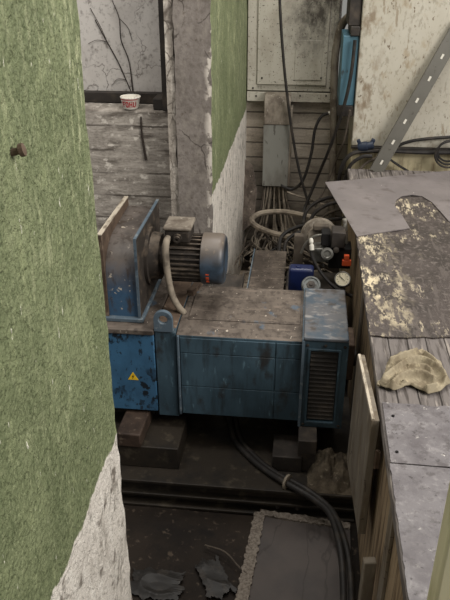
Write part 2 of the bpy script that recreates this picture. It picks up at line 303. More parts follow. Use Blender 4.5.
class MB:
    def __init__(self): self.v = []; self.f = []; self.m = []
    def add(self, vs, fs, mi=0):
        o = len(self.v); self.v += [Vector(v) for v in vs]
        for f in fs: self.f.append([i + o for i in f]); self.m.append(mi)
        return self
    def box(self, a, b, mi=0, rot=None, piv=None, top=None):
        x0, y0, z0 = a; x1, y1, z1 = b
        vs = [Vector(p) for p in ((x0, y0, z0), (x1, y0, z0), (x1, y1, z0), (x0, y1, z0), (x0, y0, z1), (x1, y0, z1), (x1, y1, z1), (x0, y1, z1))]
        if rot is not None:
            piv = Vector(piv) if piv is not None else sum(vs, Vector()) / 8
            vs = [piv + rot @ (v - piv) for v in vs]
        self.add(vs, [(3, 2, 1, 0), (0, 1, 5, 4), (1, 2, 6, 5), (2, 3, 7, 6), (3, 0, 4, 7)], mi)
        o = len(self.v) - 8; self.f.append([o + 4, o + 5, o + 6, o + 7]); self.m.append(mi if top is None else top)
        return self
    def prism(self, poly, ax, lo, hi, mi=0, side=None):
        """poly: 2-D outline in the two axes other than ax (cyclic order), extruded lo..hi along ax."""
        n = len(poly); e = [(ax + 1) % 3, (ax + 2) % 3]
        def p(q, t):
            r = [0, 0, 0]; r[ax] = t; r[e[0]] = q[0]; r[e[1]] = q[1]; return r
        vs = [p(q, lo) for q in poly] + [p(q, hi) for q in poly]
        self.add(vs, [list(range(n))[::-1], [n + i for i in range(n)]], mi)
        o = len(self.v) - 2 * n
        for i in range(n):
            j = (i + 1) % n
            self.f.append([o + i, o + j, o + n + j, o + n + i]); self.m.append(mi if side is None else side(i))
        return self
    def ring(self, outer, inner, ax, lo, hi, mi=0):
        n = len(outer); e = [(ax + 1) % 3, (ax + 2) % 3]
        def p(q, t):
            r = [0, 0, 0]; r[ax] = t; r[e[0]] = q[0]; r[e[1]] = q[1]; return r
        vs = [p(q, lo) for q in outer] + [p(q, lo) for q in inner] + [p(q, hi) for q in outer] + [p(q, hi) for q in inner]
        fs = []
        for i in range(n):
            j = (i + 1) % n
            fs += [(j, i, n + i, n + j), (2 * n + i, 2 * n + j, 3 * n + j, 3 * n + i), (i, j, 2 * n + j, 2 * n + i), (n + j, n + i, 3 * n + i, 3 * n + j)]
        return self.add(vs, fs, mi)
    def tube(self, pts, r, n=8, smooth=8, mi=0):
        P = spline(pts, smooth) if smooth else [Vector(p) for p in pts]
        vs = []; up = None
        for i, p in enumerate(P):
            d = (P[min(i + 1, len(P) - 1)] - P[max(i - 1, 0)]).normalized()
            if up is None: up = d.orthogonal().normalized()
            up = (up - d * up.dot(d)); up = up.normalized() if up.length > 1e-6 else d.orthogonal().normalized()
            w = d.cross(up)
            rr = r(i / (len(P) - 1)) if callable(r) else r
            for k in range(n):
                a = 2 * PI * k / n; vs.append(p + (up * math.cos(a) + w * math.sin(a)) * rr)
        fs = []
        for i in range(len(P) - 1):
            for k in range(n):
                l = (k + 1) % n; fs.append((i * n + k, i * n + l, (i + 1) * n + l, (i + 1) * n + k))
        fs.append(tuple(range(n))[::-1]); fs.append(tuple((len(P) - 1) * n + k for k in range(n)))
        return self.add(vs, fs, mi)
    def lathe(self, o, d, prof, n=32, mi=0, mis=None):
        o = Vector(o); d = Vector(d).normalized(); u = d.orthogonal().normalized(); w = d.cross(u)
        vs = []
        for t, r in prof:
            for k in range(n):
                a = 2 * PI * k / n; vs.append(o + d * t + (u * math.cos(a) + w * math.sin(a)) * max(r, 1e-4))
        o0 = len(self.v); self.v += vs
        for i in range(len(prof) - 1):
            for k in range(n):
                l = (k + 1) % n; self.f.append([o0 + i * n + k, o0 + i * n + l, o0 + (i + 1) * n + l, o0 + (i + 1) * n + k]); self.m.append(mi if mis is None else mis[i])
        self.f.append([o0 + k for k in range(n)][::-1]); self.m.append(mi)
        self.f.append([o0 + (len(prof) - 1) * n + k for k in range(n)]); self.m.append(mi if mis is None else mis[-1])
        return self
    def grid(self, fn, nu, nv, thick, mi=0, mback=0):
        """closed slab: fn(u,v) front surface, thick = vector to the back."""
        thick = Vector(thick); F = [Vector(fn(i / nu, j / nv)) for j in range(nv + 1) for i in range(nu + 1)]
        B = [p + thick for p in F]; n = len(F); q = lambda i, j: j * (nu + 1) + i
        o = len(self.v); self.v += F + B
        for j in range(nv):
            for i in range(nu):
                a, b, c, d = q(i, j), q(i + 1, j), q(i + 1, j + 1), q(i, j + 1)
                self.f.append([o + a, o + b, o + c, o + d]); self.m.append(mi)
                self.f.append([o + n + d, o + n + c, o + n + b, o + n + a]); self.m.append(mback)
        rim = [q(i, 0) for i in range(nu)] + [q(nu, j) for j in range(nv)] + [q(i, nv) for i in range(nu, 0, -1)] + [q(0, j) for j in range(nv, 0, -1)]
        for k in range(len(rim)):
            a, b = rim[k], rim[(k + 1) % len(rim)]
            self.f.append([o + b, o + a, o + n + a, o + n + b]); self.m.append(mback)
        return self
    def build(self, name, mats, parent=None, bevel=0, angle=35, seg=2):
        if not isinstance(mats, (list, tuple)): mats = [mats]
        off = Vector(parent['_org']) if parent is not None and '_org' in parent else Vector()
        me = bpy.data.meshes.new(name)
        me.from_pydata([tuple(v - off) for v in self.v], [], self.f)
        for m in mats: me.materials.append(m)
        me.polygons.foreach_set('material_index', self.m)
        import bmesh
        bm = bmesh.new(); bm.from_mesh(me); bmesh.ops.recalc_face_normals(bm, faces=bm.faces); bm.to_mesh(me); bm.free()
        me.polygons.foreach_set('use_smooth', [True] * len(me.polygons))
        me.set_sharp_from_angle(angle=math.radians(angle))
        o = bpy.data.objects.new(name, me); C.objects.link(o)
        if parent is not None:
            o.parent = parent
            if '_org' in parent: o['_org'] = parent['_org']
        if bevel:
            b = o.modifiers.new('bevel', 'BEVEL'); b.width = bevel; b.segments = seg; b.limit_method = 'ANGLE'; b.angle_limit = math.radians(40)
            b.harden_normals = False
        return o

def tag(o, label, cat, group=None):
    o['label'] = label; o['category'] = cat
    if group: o['group'] = group
    return o
def thing(name, loc, label, cat, group=None):
    o = bpy.data.objects.new(name, None); C.objects.link(o); o.location = loc; o['_org'] = list(loc); o.empty_display_size = .05
    return tag(o, label, cat, group)
def struct(o): o['kind'] = 'structure'; return o
def nz(p, sc, seed=0): return mnoise.fractal(Vector(p) * sc + Vector((seed * 7.1, seed * 3.3, seed)), .8, 2.1, 4)
def circle(cx, cy, r, n, a0=0): return [(cx + r * math.cos(a0 + 2 * PI * k / n), cy + r * math.sin(a0 + 2 * PI * k / n)) for k in range(n)]
RZ = lambda a: Matrix.Rotation(math.radians(a), 3, 'Z')
RX = lambda a: Matrix.Rotation(math.radians(a), 3, 'X')
RY = lambda a: Matrix.Rotation(math.radians(a), 3, 'Y')

# ------------------------------------------------------------------ the setting
b = MB()
b.grid(lambda u, v: (-2 + 3.6 * u, -.8 + 5.6 * v, .006 * nz((u * 3.6, v * 5.6, 0), 3)), 60, 90, (0, 0, -.1))
struct(b.build('floor', m_floor))

WX = -.385
def chip(z, seed): return max(0, nz((z, seed, 0), 9) - .1) * .016 + .004 * nz((z, seed, 1), 30)
def wall_fn(y0, y1, z1, edge1, edge0):
    def fn(u, v):
        y = y0 + (y1 - y0) * u; z = z1 * v
        if u == 1 and edge1: y -= chip(z, 3)
        if u == 0 and edge0: y += chip(z, 8)
        x = WX + .004 * nz((y, z, 0), 5) + .002 * nz((y, z, 3), 18)
        if u == 1 and edge1 or u == 0 and edge0: x -= abs(.006 * nz((z, 5, 1), 14))
        return (x, y, z)
    return fn
b = MB(); b.grid(wall_fn(-.7, 1.215, 3.0, True, False), 50, 90, (-.26, 0, 0), 0, 1)
struct(b.build('wall_left', [m_green, m_pillar]))
WX = -.377
b = MB(); b.grid(wall_fn(2.83, 4.55, 3.0, False, True), 50, 90, (-.146, 0, 0), 0, 1)
struct(b.build('wall_left_end', [m_green, m_pillar]))
# flaking edge strip between the cement end and the frame
b = MB()
def strip(u, v):
    z = 3.0 * v; w = .012 * nz((z, 2, u), 9)
    return (-.5625 + (.034 + (w if u == 1 else 0)) * u, 2.845 - .004 * nz((z, u, 4), 20), z)
b.grid(strip, 3, 90, (0, .4, 0))
struct(b.build('trim_1', m_flake))
# left back wall seen through the opening: board-marked concrete with a ledge, panel above
b = MB(); b.box((-1.8, 2.95, 0), (-.5635, 3.35, 1.325)); struct(b.build('wall_back_left', m_board, bevel=.012))
b = MB(); b.box((-1.8, 3.10, 1.326), (-.601, 3.14, 3.0)); struct(b.build('wall_panel', m_panel))
b = MB(); b.box((-.600, 2.93, 1.3265), (-.566, 3.2, 3.0))
struct(b.build('trim_2', m_steel_dark, bevel=.002))
b = MB(); b.box((-1.8, 3.06, 1.327), (-.606, 3.098, 1.372)); struct(b.build('trim_3', m_steel_dark, bevel=.003))
# rear wall
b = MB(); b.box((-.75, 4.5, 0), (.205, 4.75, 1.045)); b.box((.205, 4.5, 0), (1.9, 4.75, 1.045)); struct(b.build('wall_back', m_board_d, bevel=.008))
b = MB(); b.box((-.75, 4.56, 1.046), (.172, 4.75, 3.0)); b.box((.34, 4.56, 1.046), (1.9, 4.75, 3.0)); struct(b.build('wall_back_upper', m_board_d))
w = MB(); w.box((.173, 4.57, 1.047), (.185, 4.62, 3.0)); w.box((.327, 4.57, 1.047), (.339, 4.62, 3.0)); w.box((.186, 4.57, 1.047), (.326, 4.62, 1.06))
wf = struct(w.build('window_1', m_panel)); g = MB(); g.box((.186, 4.595, 1.061), (.326, 4.599, 3.0)); g.build('pane', m_glass, wf)

# ------------------------------------------------------------------ left opening: small things
t = tag(MB().box((-.645, 2.952, 1.3255), (-.6015, 3.055, 1.372)).build('steel_block', m_steel_dark, bevel=.003),
        'black steel block on the concrete ledge under the upright frame', 'metal block')
cu = (-0.746, 2.97, 1.327)
cup = thing('plastic_cup', cu, 'white plastic cup with red lettering lying open on the concrete ledge', 'cup')
b = MB(); b.lathe(cu, (0, 0, 1), [(0, .030), (.004, .032), (.046, .043), (.048, .045), (.050, .043), (.046, .040), (.01, .030)], 32); b.build('cup_body', m_cup, cup)
# lettering curved around the cup's front
GLY = {'F': [(0, 0, .2, 1), (0, .8, .8, 1), (0, .45, .65, .62)],
       'O': [(0, .1, .22, .9), (.6, .1, .82, .9), (.1, .8, .72, 1), (.1, 0, .72, .2)],
       'H': [(0, 0, .2, 1), (.62, 0, .82, 1), (0, .42, .82, .6)],
       'U': [(0, .1, .22, 1), (.6, .1, .82, 1), (.1, 0, .72, .2)]}
b = MB()
def on_cup(a, h, e):
    r = .032 + (h - .004) / .042 * .011 + e
    return Vector(cu) + Vector((math.sin(a) * r, -math.cos(a) * r, h))
for gi, ch in enumerate('FOHU'):
    for (x0, y0, x1, y1) in GLY[ch]:
        a0 = -.80 + gi * .44
        q = [on_cup(a0 + x * .42, .009 + y * .024, e) for e in (.0002, .0012) for (x, y) in ((x0, y0), (x1, y0), (x1, y1), (x0, y1))]
        b.add(q, [(0, 1, 2, 3), (4, 5, 6, 7), (0, 1, 5, 4), (1, 2, 6, 5), (2, 3, 7, 6), (3, 0, 4, 7)])
for k in range(16):
    a0 = -1.0 + k * .125
    q = [on_cup(a, h, e) for e in (.0002, .001) for (a, h) in ((a0, .040), (a0 + .125, .040), (a0 + .125, .043), (a0, .043))]
    b.add(q, [(0, 1, 2, 3), (4, 5, 6, 7), (0, 1, 5, 4), (2, 3, 7, 6)])
b.build('red_lettering', m_red, cup)
b = MB()
VY = 3.096
b.tube([(-0.909, 3.096, 1.665), (-0.864, 3.096, 1.577), (-0.822, 3.096, 1.495), (-0.792, 3.096, 1.42), (-0.765, 3.096, 1.351)], lambda t: .0028 - .0012 * abs(t - .6), 6)
b.tube([(-0.829, 3.096, 1.743), (-0.804, 3.096, 1.673), (-0.802, 3.096, 1.586), (-0.773, 3.096, 1.496), (-0.764, 3.096, 1.369)], lambda t: .0015 + .0016 * t, 6)
b.tube([(-0.804, 3.096, 1.673), (-0.768, 3.096, 1.634), (-0.754, 3.096, 1.586)], .0012, 5)
b.tube([(-0.864, 3.096, 1.577), (-0.908, 3.096, 1.584), (-0.949, 3.096, 1.568)], .0012, 5)
b.tube([(-0.792, 3.096, 1.42), (-0.828, 3.096, 1.423), (-0.857, 3.096, 1.397)], .0012, 5)
b.tube([(-0.926, 3.096, 1.712), (-0.886, 3.096, 1.633), (-0.864, 3.096, 1.577)], .0014, 5)
tag(b.build('dried_vine', m_root), 'thin black dried root creeping down the stained grey panel', 'root')
b = MB(); HY = 2.944
b.tube([(-0.7, 2.953, 1.294), (-0.699, 2.944, 1.287), (-0.699, 2.944, 1.218), (-0.693, 2.944, 1.162), (-0.687, 2.944, 1.108)], lambda t: .003 + .003 * t, 7)
tag(b.build('rusty_rod', m_root), 'short dark rusty rod hanging down the board-marked concrete', 'rod')
nl = (-0.387, 0.871, 1.737)
b = MB(); b.lathe((nl[0] - .01, nl[1], nl[2]), (1, .15, .25), [(0, .005), (.022, .005), (.024, .009), (.03, .009), (.032, .003)], 10)
tag(b.build('wall_nail', m_rust), 'rusty nail stub sticking out of the green plaster', 'nail')

# ------------------------------------------------------------------ the machine bed
bed = thing('machine_bed', (-.3, 2.4, .0), 'low greasy steel bed plate under the blue motor', 'machine bed')
b = MB(); b.box((-1.2, 2.035, .004), (.262, 2.65, .108)); b.build('core', m_bed, bed)
b = MB(); b.box((-1.2, 2.008, .108), (.262, 2.65, .122)); b.build('top_flange', m_bed, bed, bevel=.003)
b = MB(); b.box((-1.2, 2.004, .05), (.262, 2.04, .062)); b.build('rib', m_bed, bed, bevel=.003)
b = MB(); b.box((-1.2, 1.995, .002), (.262, 2.04, .014)); b.build('bottom_flange', m_bed, bed, bevel=.003)
for q in ((-0.031, 2.02, 0.072), (0.045, 2.02, 0.08)):
    b = MB(); b.lathe((q[0], 2.036, .032), (0, -1, 0), [(0, .013), (.012, .013), (.012, .009), (.02, .009), (.022, .006)], 6)
    b.build('bolt', m_steel_dark, bed)

# packing blocks and feet
tag(MB().box((-.80, 2.085, .1225), (-.425, 2.30, .225)).build('packing_block', m_bed, bevel=.004),
    'long dark steel packing block on the bed below the yellow triangle', 'block', )
tag(MB().box((-.662, 2.075, .2255), (-.565, 2.28, .29), rot=RZ(-2)).build('packing_block', m_brownblock, bevel=.006),
    'small brown block on top of the long packing block', 'block')
a0 = (-0.062, 2.13, 0.152); a1 = (0.061, 2.13, 0.277)
tag(MB().box((a0[0], 2.12, .1225), (a1[0] - .006, 2.26, .195)).build('packing_block', m_steel_dark, bevel=.004),
    'flat grey block on the bed beside the right foot bracket', 'block')

# ------------------------------------------------------------------ the blue motor
mo = thing('electric_motor', (-.3, 2.42, .1225), 'large dirty blue electric motor with a blower on top and a louvred end', 'motor')
# yoke with a chamfered front top edge
def yz(pts): return pts
b = MB()
prof = [(2.21, .305), (2.615, .305), (2.615, .665), (2.60, .677), (2.288, .677), (2.21, .665)]
b.prism(prof, 0, -.44, .036, 0, side=lambda i: {3: 1, 4: 2, 2: 1}.get(i, 0))
b.build('yoke', [m_blue, m_top, m_top], mo, bevel=.003)
# front cover plates with seams
b = MB()
for (x0, x1) in ((-.425, -.068), (-.064, .03)):
    for (z0, z1) in ((.308, .438), (.441, .588), (.591, .655)):
        b.box((x0, 2.206, z0), (x1, 2.2105, z1))
b.build('front_panel', m_blue, mo, bevel=.0015)
b = MB(); b.box((-.436, 2.200, .305), (-.428, 2.21, .665)); b.build('edge_strip', m_edge_b, mo, bevel=.002)
# long top cover lying behind the chamfer
b = MB(); b.box((-.41, 2.31, .6772), (.02, 2.58, .681)); b.build('top_cover', m_top, mo, bevel=.002)
# collar
b = MB(); b.prism([(2.212, .285), (2.625, .285), (2.625, .682), (2.23, .682), (2.212, .672)], 0, -.522, -.441, 0, side=lambda i: 1 if i == 2 else 0); b.build('collar', [m_blue, m_rust], mo, bevel=.004)
# lifting lug
lx, lz = -.486, .728
n = 32; out = []
for k in range(n):
    a = 2 * PI * k / n
    c_, s_ = math.cos(a), math.sin(a)
    # outline: round at the top, square at the bottom   (axis order for ax=1 is z, x)
    x = .036 * c_; z = .036 * s_
    if s_ < 0:
        kx = max(abs(c_), abs(s_)); x = .036 * c_ / kx; z = .052 * s_ / kx
    out.append((lz + z, lx + x))
inn = [(lz + .017 * math.sin(2 * PI * k / n), lx + .017 * math.cos(2 * PI * k / n)) for k in range(n)]
b = MB(); b.ring(out, inn, 1, 2.205, 2.222); b.build('lifting_lug', m_edge_b, mo, bevel=.002)
# left terminal cover with its warning triangle
b = MB(); b.box((-1.15, 2.21, .305), (-.525, 2.62, .659), 0); b.build('terminal_cover', m_blue_peel, mo, bevel=.004)
b = MB(); b.box((-1.15, 2.20, .660), (-.523, 2.64, .682)); b.build('cover_lid', m_top, mo, bevel=.004)
wc = (-0.616, 2.208, 0.464)
sg = MB(); h = .026
tri = lambda r: [(wc[2] + r, wc[0]), (wc[2] - r * .62, wc[0] - r * .95), (wc[2] - r * .62, wc[0] + r * .95)]
sg.prism(tri(.022), 1, 2.2085, 2.2098)
sgo = sg.build('warning_sign', m_yellow, mo)
sb = MB(); zz = lambda x, z: (wc[2] + z, wc[0] + x)
sb.prism([zz(.002, .011), zz(-.004, .001), zz(0, .001), zz(-.002, -.009), zz(.004, .003), zz(0, .003)], 1, 2.2075, 2.2084); sb.build('bolt_symbol', m_ink, sgo)
sgo['label'] = 'yellow triangular warning sign with a lightning bolt'
# right end cover with louvre grille
GX0, GX1, GZ0, GZ1 = .062, .165, .325, .645
b = MB()
b.box((.037, 2.19, .297), (GX0, 2.60, .684), 0, top=0); b.box((GX1, 2.19, .297), (.198, 2.60, .684), 0)
b.box((GX0, 2.19, GZ1), (GX1, 2.60, .684), 0); b.box((GX0, 2.19, .297), (GX1, 2.60, GZ0), 0); b.box((GX0, 2.26, GZ0), (GX1, 2.60, GZ1), 1)
eo = b.build('end_cover', [m_blue, m_dark], mo)
b = MB(); b.box((.034, 2.184, .6845), (.197, 2.585, .700)); b.build('end_cover_lid', m_top_b, mo, bevel=.005)
b = MB(); b.box((.030, 2.184, .297), (.040, 2.186, .684)); b.box((.030, 2.186, .297), (.0365, 2.60, .690)); b.build('end_flange', m_edge_b, mo)
gr = MB()
for k in range(17):
    z = GZ0 + .006 + k * (GZ1 - GZ0 - .012) / 16.5
    gr.box((GX0 + .002, 2.197, z), (GX1 - .002, 2.2, z + .017), 0, rot=RX(-38))
gro = gr.build('louvre_grille', m_steel_dark, mo)
b = MB()
for (p, q) in (((GX0 - .008, GZ0 - .008), (GX0, GZ1 + .008)), ((GX1, GZ0 - .008), (GX1 + .008, GZ1 + .008)), ((GX0, GZ1), (GX1, GZ1 + .008)), ((GX0, GZ0 - .008), (GX1, GZ0))):
    b.box((p[0], 2.183, p[1]), (q[0], 2.1895, q[1]))
b.build('grille_frame', m_blue, mo, bevel=.001)
for (x, z) in ((.115, .666), (.05, .665), (.185, .665), (.05, .308), (.185, .308)):
    b = MB(); b.lathe((x, 2.19, z), (0, -1, 0), [(0, .006), (.003, .006), (.004, .004)], 12); b.build('screw', m_steel_dark, mo)
# shaft end with rusty plate
b = MB(); b.box((.2, 2.34, .42), (.236, 2.48, .585)); b.build('shaft_plate', m_rust, mo, bevel=.006)
b = MB(); b.lathe((.198, 2.42, .48), (1, 0, 0), [(0, .036), (.05, .036), (.052, .03)], 20); b.build('shaft', m_steel_dark, mo)
# feet
b = MB(); b.box((.035, 2.10, .235), (.105, 2.30, .2965)); b.box((.035, 2.13, .1225), (.105, 2.15, .235)); b.build('foot', m_steel_dark, mo, bevel=.003)
b = MB(); b.box((-.56, 2.3, .1225), (-.46, 2.56, .2845)); b.build('foot', m_steel_dark, mo, bevel=.003)
b = MB(); b.box((.05, 2.4, .1225), (.18, 2.59, .2965)); b.build('foot', m_steel_dark, mo, bevel=.003)

# blower housing between two upstanding side plates
b = MB(); arc = [(2.27 + .16 - .16 * math.cos(a), .87 + .12 * math.sin(a)) for a in [k * PI / 16 for k in range(9)]]
b.prism([(2.27, .70)] + arc + [(2.66, 1.0), (2.66, .70)], 0, -.706, -.591)
bh = b.build('blower_housing', m_blower, mo, angle=50)
b = MB(); b.box((-.591, 2.262, .684), (-.582, 2.68, 1.02)); b.build('side_plate', [m_motor], bh, bevel=.002)
b = MB(); b.box((-.5915, 2.258, .70), (-.5815, 2.2618, 1.02)); b.box((-.5915, 2.258, 1.0202), (-.5815, 2.68, 1.025)); b.build('plate_edge', m_edge_b, bh)
b = MB(); b.box((-.722, 2.262, .684), (-.7065, 2.67, 1.033)); b.build('side_plate', m_rust, bh, bevel=.002)
b = MB(); b.box((-.7225, 2.258, 1.0332), (-.706, 2.67, 1.037)); b.build('plate_edge', m_rawedge, bh)
b = MB(); b.box((-.74, 2.25, .683), (-.572, 2.69, .6995)); b.build('housing_base', m_edge_b, bh, bevel=.003)
# blower motor
ax = Vector((-.582, 2.468, .866))
b = MB(); b.lathe(ax, (1, 0, 0), [(0, .115), (.012, .115), (.014, .098), (.05, .09), (.056, .07), (.07, .07)], 40)
bm_ = b.build('blower_motor', m_motor, mo)
b = MB(); b.lathe(ax + Vector((.07, 0, 0)), (1, 0, 0), [(0, .075), (.005, .08), (.148, .08)], 40)
for k in range(28):
    a = 2 * PI * (k + .5) / 28
    b.box((ax.x + .072, ax.y - .0028, ax.z + .074), (ax.x + .215, ax.y + .0028, ax.z + .096), rot=RX(math.degrees(a)), piv=ax)
b.build('finned_body', m_motor, bm_)
b = MB(); b.lathe(ax + Vector((.212, 0, 0)), (1, 0, 0), [(0, .094), (0, .099), (.002, .101), (.068, .101), (.080, .098), (.088, .089), (.09, .077), (.088, .072), (.084, .03)], 48); b.build('fan_cowl', m_cowl, bm_)
b = MB(); b.box((ax.x + .075, ax.y - .062, ax.z + .085), (ax.x + .172, ax.y + .05, ax.z + .135)); tb = b.build('terminal_box', m_motor, bm_, bevel=.008)
b = MB(); b.box((ax.x + .07, ax.y - .068, ax.z + .1355), (ax.x + .178, ax.y + .056, ax.z + .15)); b.build('terminal_lid', m_duct, bm_, bevel=.006)
b = MB()
b.lathe((ax.x + .125, ax.y - .062, ax.z + .108), (0, -1, 0), [(0, .018), (.012, .018), (.012, .013), (.022, .013), (.022, .006), (.014, .006)], 8); b.build('cable_gland', m_motor, bm_)
b = MB(); cy = ax.y - .085
b.tube([(ax.x + .088, cy + .03, ax.z + .106), (ax.x + .086, cy, ax.z + .098), (ax.x + .084, cy - .012, ax.z + .06), (ax.x + .09, cy - .02, ax.z - .03), (ax.x + .105, cy - .03, ax.z - .105), (ax.x + .128, cy - .035, ax.z - .155), (ax.x + .15, cy - .03, ax.z - .186)], .013, 12)
b.build('flexible_conduit', m_cable_g, bm_)
# red marking on the cowl
b = MB()
for k in range(7):
    if k in (2, 5): continue
    for e in (0,):
        a0 = -.72 + k * .075
        q = [ax + Vector((.212 + x, -math.cos(a) * r, math.sin(a) * r)) for r in (.1012, .1022) for (x, a) in ((.022, a0), (.034, a0), (.034, a0 + .055), (.022, a0 + .055))]
        b.add(q, [(0, 1, 2, 3), (4, 5, 6, 7), (0, 1, 5, 4), (1, 2, 6, 5), (2, 3, 7, 6), (3, 0, 4, 7)])
b.build('red_marking', m_orange, bm_)
# foot rail under the blower motor
b = MB(); b.box((-.43, 2.50, .6765), (-.40, 2.66, .70), rot=RZ(-12)); b.build('support_rail', m_rust, mo, bevel=.003)

# ------------------------------------------------------------------ hoses in front
for k, (dx, r) in enumerate(((0, .0125), (.026, .0115))):
    b = MB()
    b.tube([(-.30 + dx, 2.56, .16), (-.262 + dx, 2.42, .15), (-.225 + dx, 2.28, .137), (-.15 + dx, 2.17, .136), (-.07 + dx, 2.09, .138), (.02 + dx, 2.02 + .01 * k, .142), (.10 + dx, 1.975, .13), (.165 + dx * .6, 1.93, .10), (.20 + dx * .9, 1.84, .045), (.21 + dx, 1.72, .018), (.206 + dx, 1.55, .0135), (.20 + dx, 1.40, .0135)], r, 12)
    tag(b.build('hose', m_black), ('thin black hose running from under the motor, on the wall side of the pair', 'thicker black hose running from under the motor, on the bench side of the pair')[k] if r < .012 and k == 0 else ('black hose from under the motor, the one of the pair nearer the green wall', 'black hose from under the motor, the one of the pair nearer the bench')[k], 'hose', 'pair of hoses from under the motor')
b = MB(); b.lathe((-.002, 2.045, .1405), (.86, -.5, .05), [(0, .0), (0, .03), (.009, .03), (.009, .0)], 16)
tag(b.build('cable_tie', m_cable_g), 'grey strap tying the two black hoses together', 'strap')

# ------------------------------------------------------------------ floor litter in front
mt = thing('floor_mat', (.05, 1.75, .01), 'grey sheet with frayed pale edging lying flat on the floor', 'mat')
b = MB()
A, B_, Cc, D = (-0.097, 1.995, 0.012), (0.244, 1.961, 0.012), (0.234, 1.561, 0.012), (-0.136, 1.52, 0.012)
def quad(u, v):
    p = (Vector(A) * (1 - u) + Vector(B_) * u) * (1 - v) + (Vector(D) * (1 - u) + Vector(Cc) * u) * v
    return p + Vector((0, 0, .004 + .006 * nz(p, 4)))
b.grid(quad, 24, 24, (0, 0, -.004)); b.build('sheet', m_mat, mt)
def edging(p, q, w):
    p = Vector(p); q = Vector(q); d = (q - p); side = Vector((d.y, -d.x, 0)).normalized() * w
    def fn(u, v):
        r = p + d * u + side * (v - .5) * (1 + .35 * nz((u * 3, v, 2), 9)); r.z = .024 + .005 * nz(r, 40); return r
    return fn
b = MB(); b.grid(edging(A, D, .042), 60, 4, (0, 0, -.014)); b.grid(edging(A, B_, .03), 50, 4, (0, 0, -.014)); b.build('edging', m_matedge, mt)
def film(cx, cy, w, h, amp, seed, name, label, ang=0):
    def fn(u, v):
        x = (u - .5) * w * (1 + .3 * nz((v * 2, seed, 0), 2)); y = (v - .5) * h * (1 + .3 * nz((u * 2, seed, 4), 2))
        c_, s_ = math.cos(ang), math.sin(ang)
        X, Y_ = cx + x * c_ - y * s_, cy + x * s_ + y * c_
        ed = min(u, 1 - u, v, 1 - v) * 4
        r = abs(nz((X * .4, Y_, seed), 7)) ; r2 = 1 - 1.6 * abs(mnoise.noise(Vector((X * 7, Y_ * 12, seed))))
        return (X, Y_, .012 + amp * (max(0, r2 - .45) * 1.4 + .3 * r) * min(1, ed + .25))
    b = MB(); b.grid(fn, 60, 60, (0, 0, -.002)); return tag(b.build(name, m_film), label, 'plastic film')
film(-.43, 1.63, .18, .12, .012, 1, 'plastic_film', 'crumpled black plastic film on the floor near the plaster wall')
film(-.235, 1.68, .09, .16, .010, 6, 'plastic_film', 'crumpled black plastic film on the floor beside the pale mat edging', .5)
b = MB(); b.tube([(-0.285, 1.812, 0.02), (-0.208, 1.779, 0.03), (-0.156, 1.731, 0.02), (-0.118, 1.696, 0.02)], .003, 6); tag(b.build('twine', m_cable_b), 'thin dark twine curling on the oily floor', 'string')

# dirt heap at the right end of the bed
b = MB()
def heap(cx, cy, rx, ry, hz, z0, seed, nu=26, nv=26):
    def fn(u, v):
        x, y = (u - .5) * 2, (v - .5) * 2; r = math.sqrt(x * x + y * y)
        hh = max(0, 1 - r) ** .8
        return (cx + x * rx, cy + y * ry, z0 + hh * hz * (1 + .5 * nz((x, y, seed), 2.5)) + .006 * nz((x, y, seed), 12) * (1 if r < 1 else 0))
    return fn
b.grid(heap(.168, 2.135, .09, .12, .12, .1235, 3), 30, 30, (0, 0, -.0015)); tag(b.build('dirt_heap', m_dirt), 'heap of caked dirt on the bed beside the wooden flap', 'dirt')['kind'] = 'stuff'

# ------------------------------------------------------------------ workbench on the right
wb = thing('workbench', (.75, 2.3, 0), 'long dirty wooden workbench beside the blue motor', 'workbench')
b = MB(); b.box((.255, .75, .755), (1.5, 3.95, .79)); b.build('plank_top', m_plank, wb, bevel=.003)
b = MB(); b.box((.272, .76, .004), (.3, 3.94, .754)); b.build('side_panel', m_wood, wb)
b = MB(); b.box((.301, 3.91, .004), (1.5, 3.94, .754)); b.build('end_panel', m_wood, wb)
b = MB(); b.box((.301, .76, .004), (1.5, .79, .754)); b.build('end_panel', m_wood, wb)
for y in (1.3, 2.5):
    b = MB(); b.box((.262, y, .0045), (.272, y + .06, .754)); b.build('batten', m_flap, wb, bevel=.002)
b = MB(); ra = math.degrees(math.atan2(.34, -.022)) - 90
b.box((.226, 1.61, .345), (.250, 1.955, .785), 0, rot=RZ(3.4), piv=(.24, 1.61, .5), top=0)
fl = b.build('side_flap', m_flap, wb, bevel=.003)
b = MB(); b.box((.228, 1.612, .7852), (.236, 1.953, .788), 0, rot=RZ(3.4), piv=(.24, 1.61, .5)); b.build('worn_edge', m_rawedge, fl)
b = MB(); b.box((.2505, 1.600, .62), (.262, 1.608, .68)); b.lathe((.252, 1.604, .618), (0, 0, 1), [(0, .005), (.066, .005)], 10); b.build('hinge', m_rust, fl)
b = MB(); b.box((.236, 1.7, .5), (.2715, 1.74, .56)); b.build('bracket', m_rust, fl)
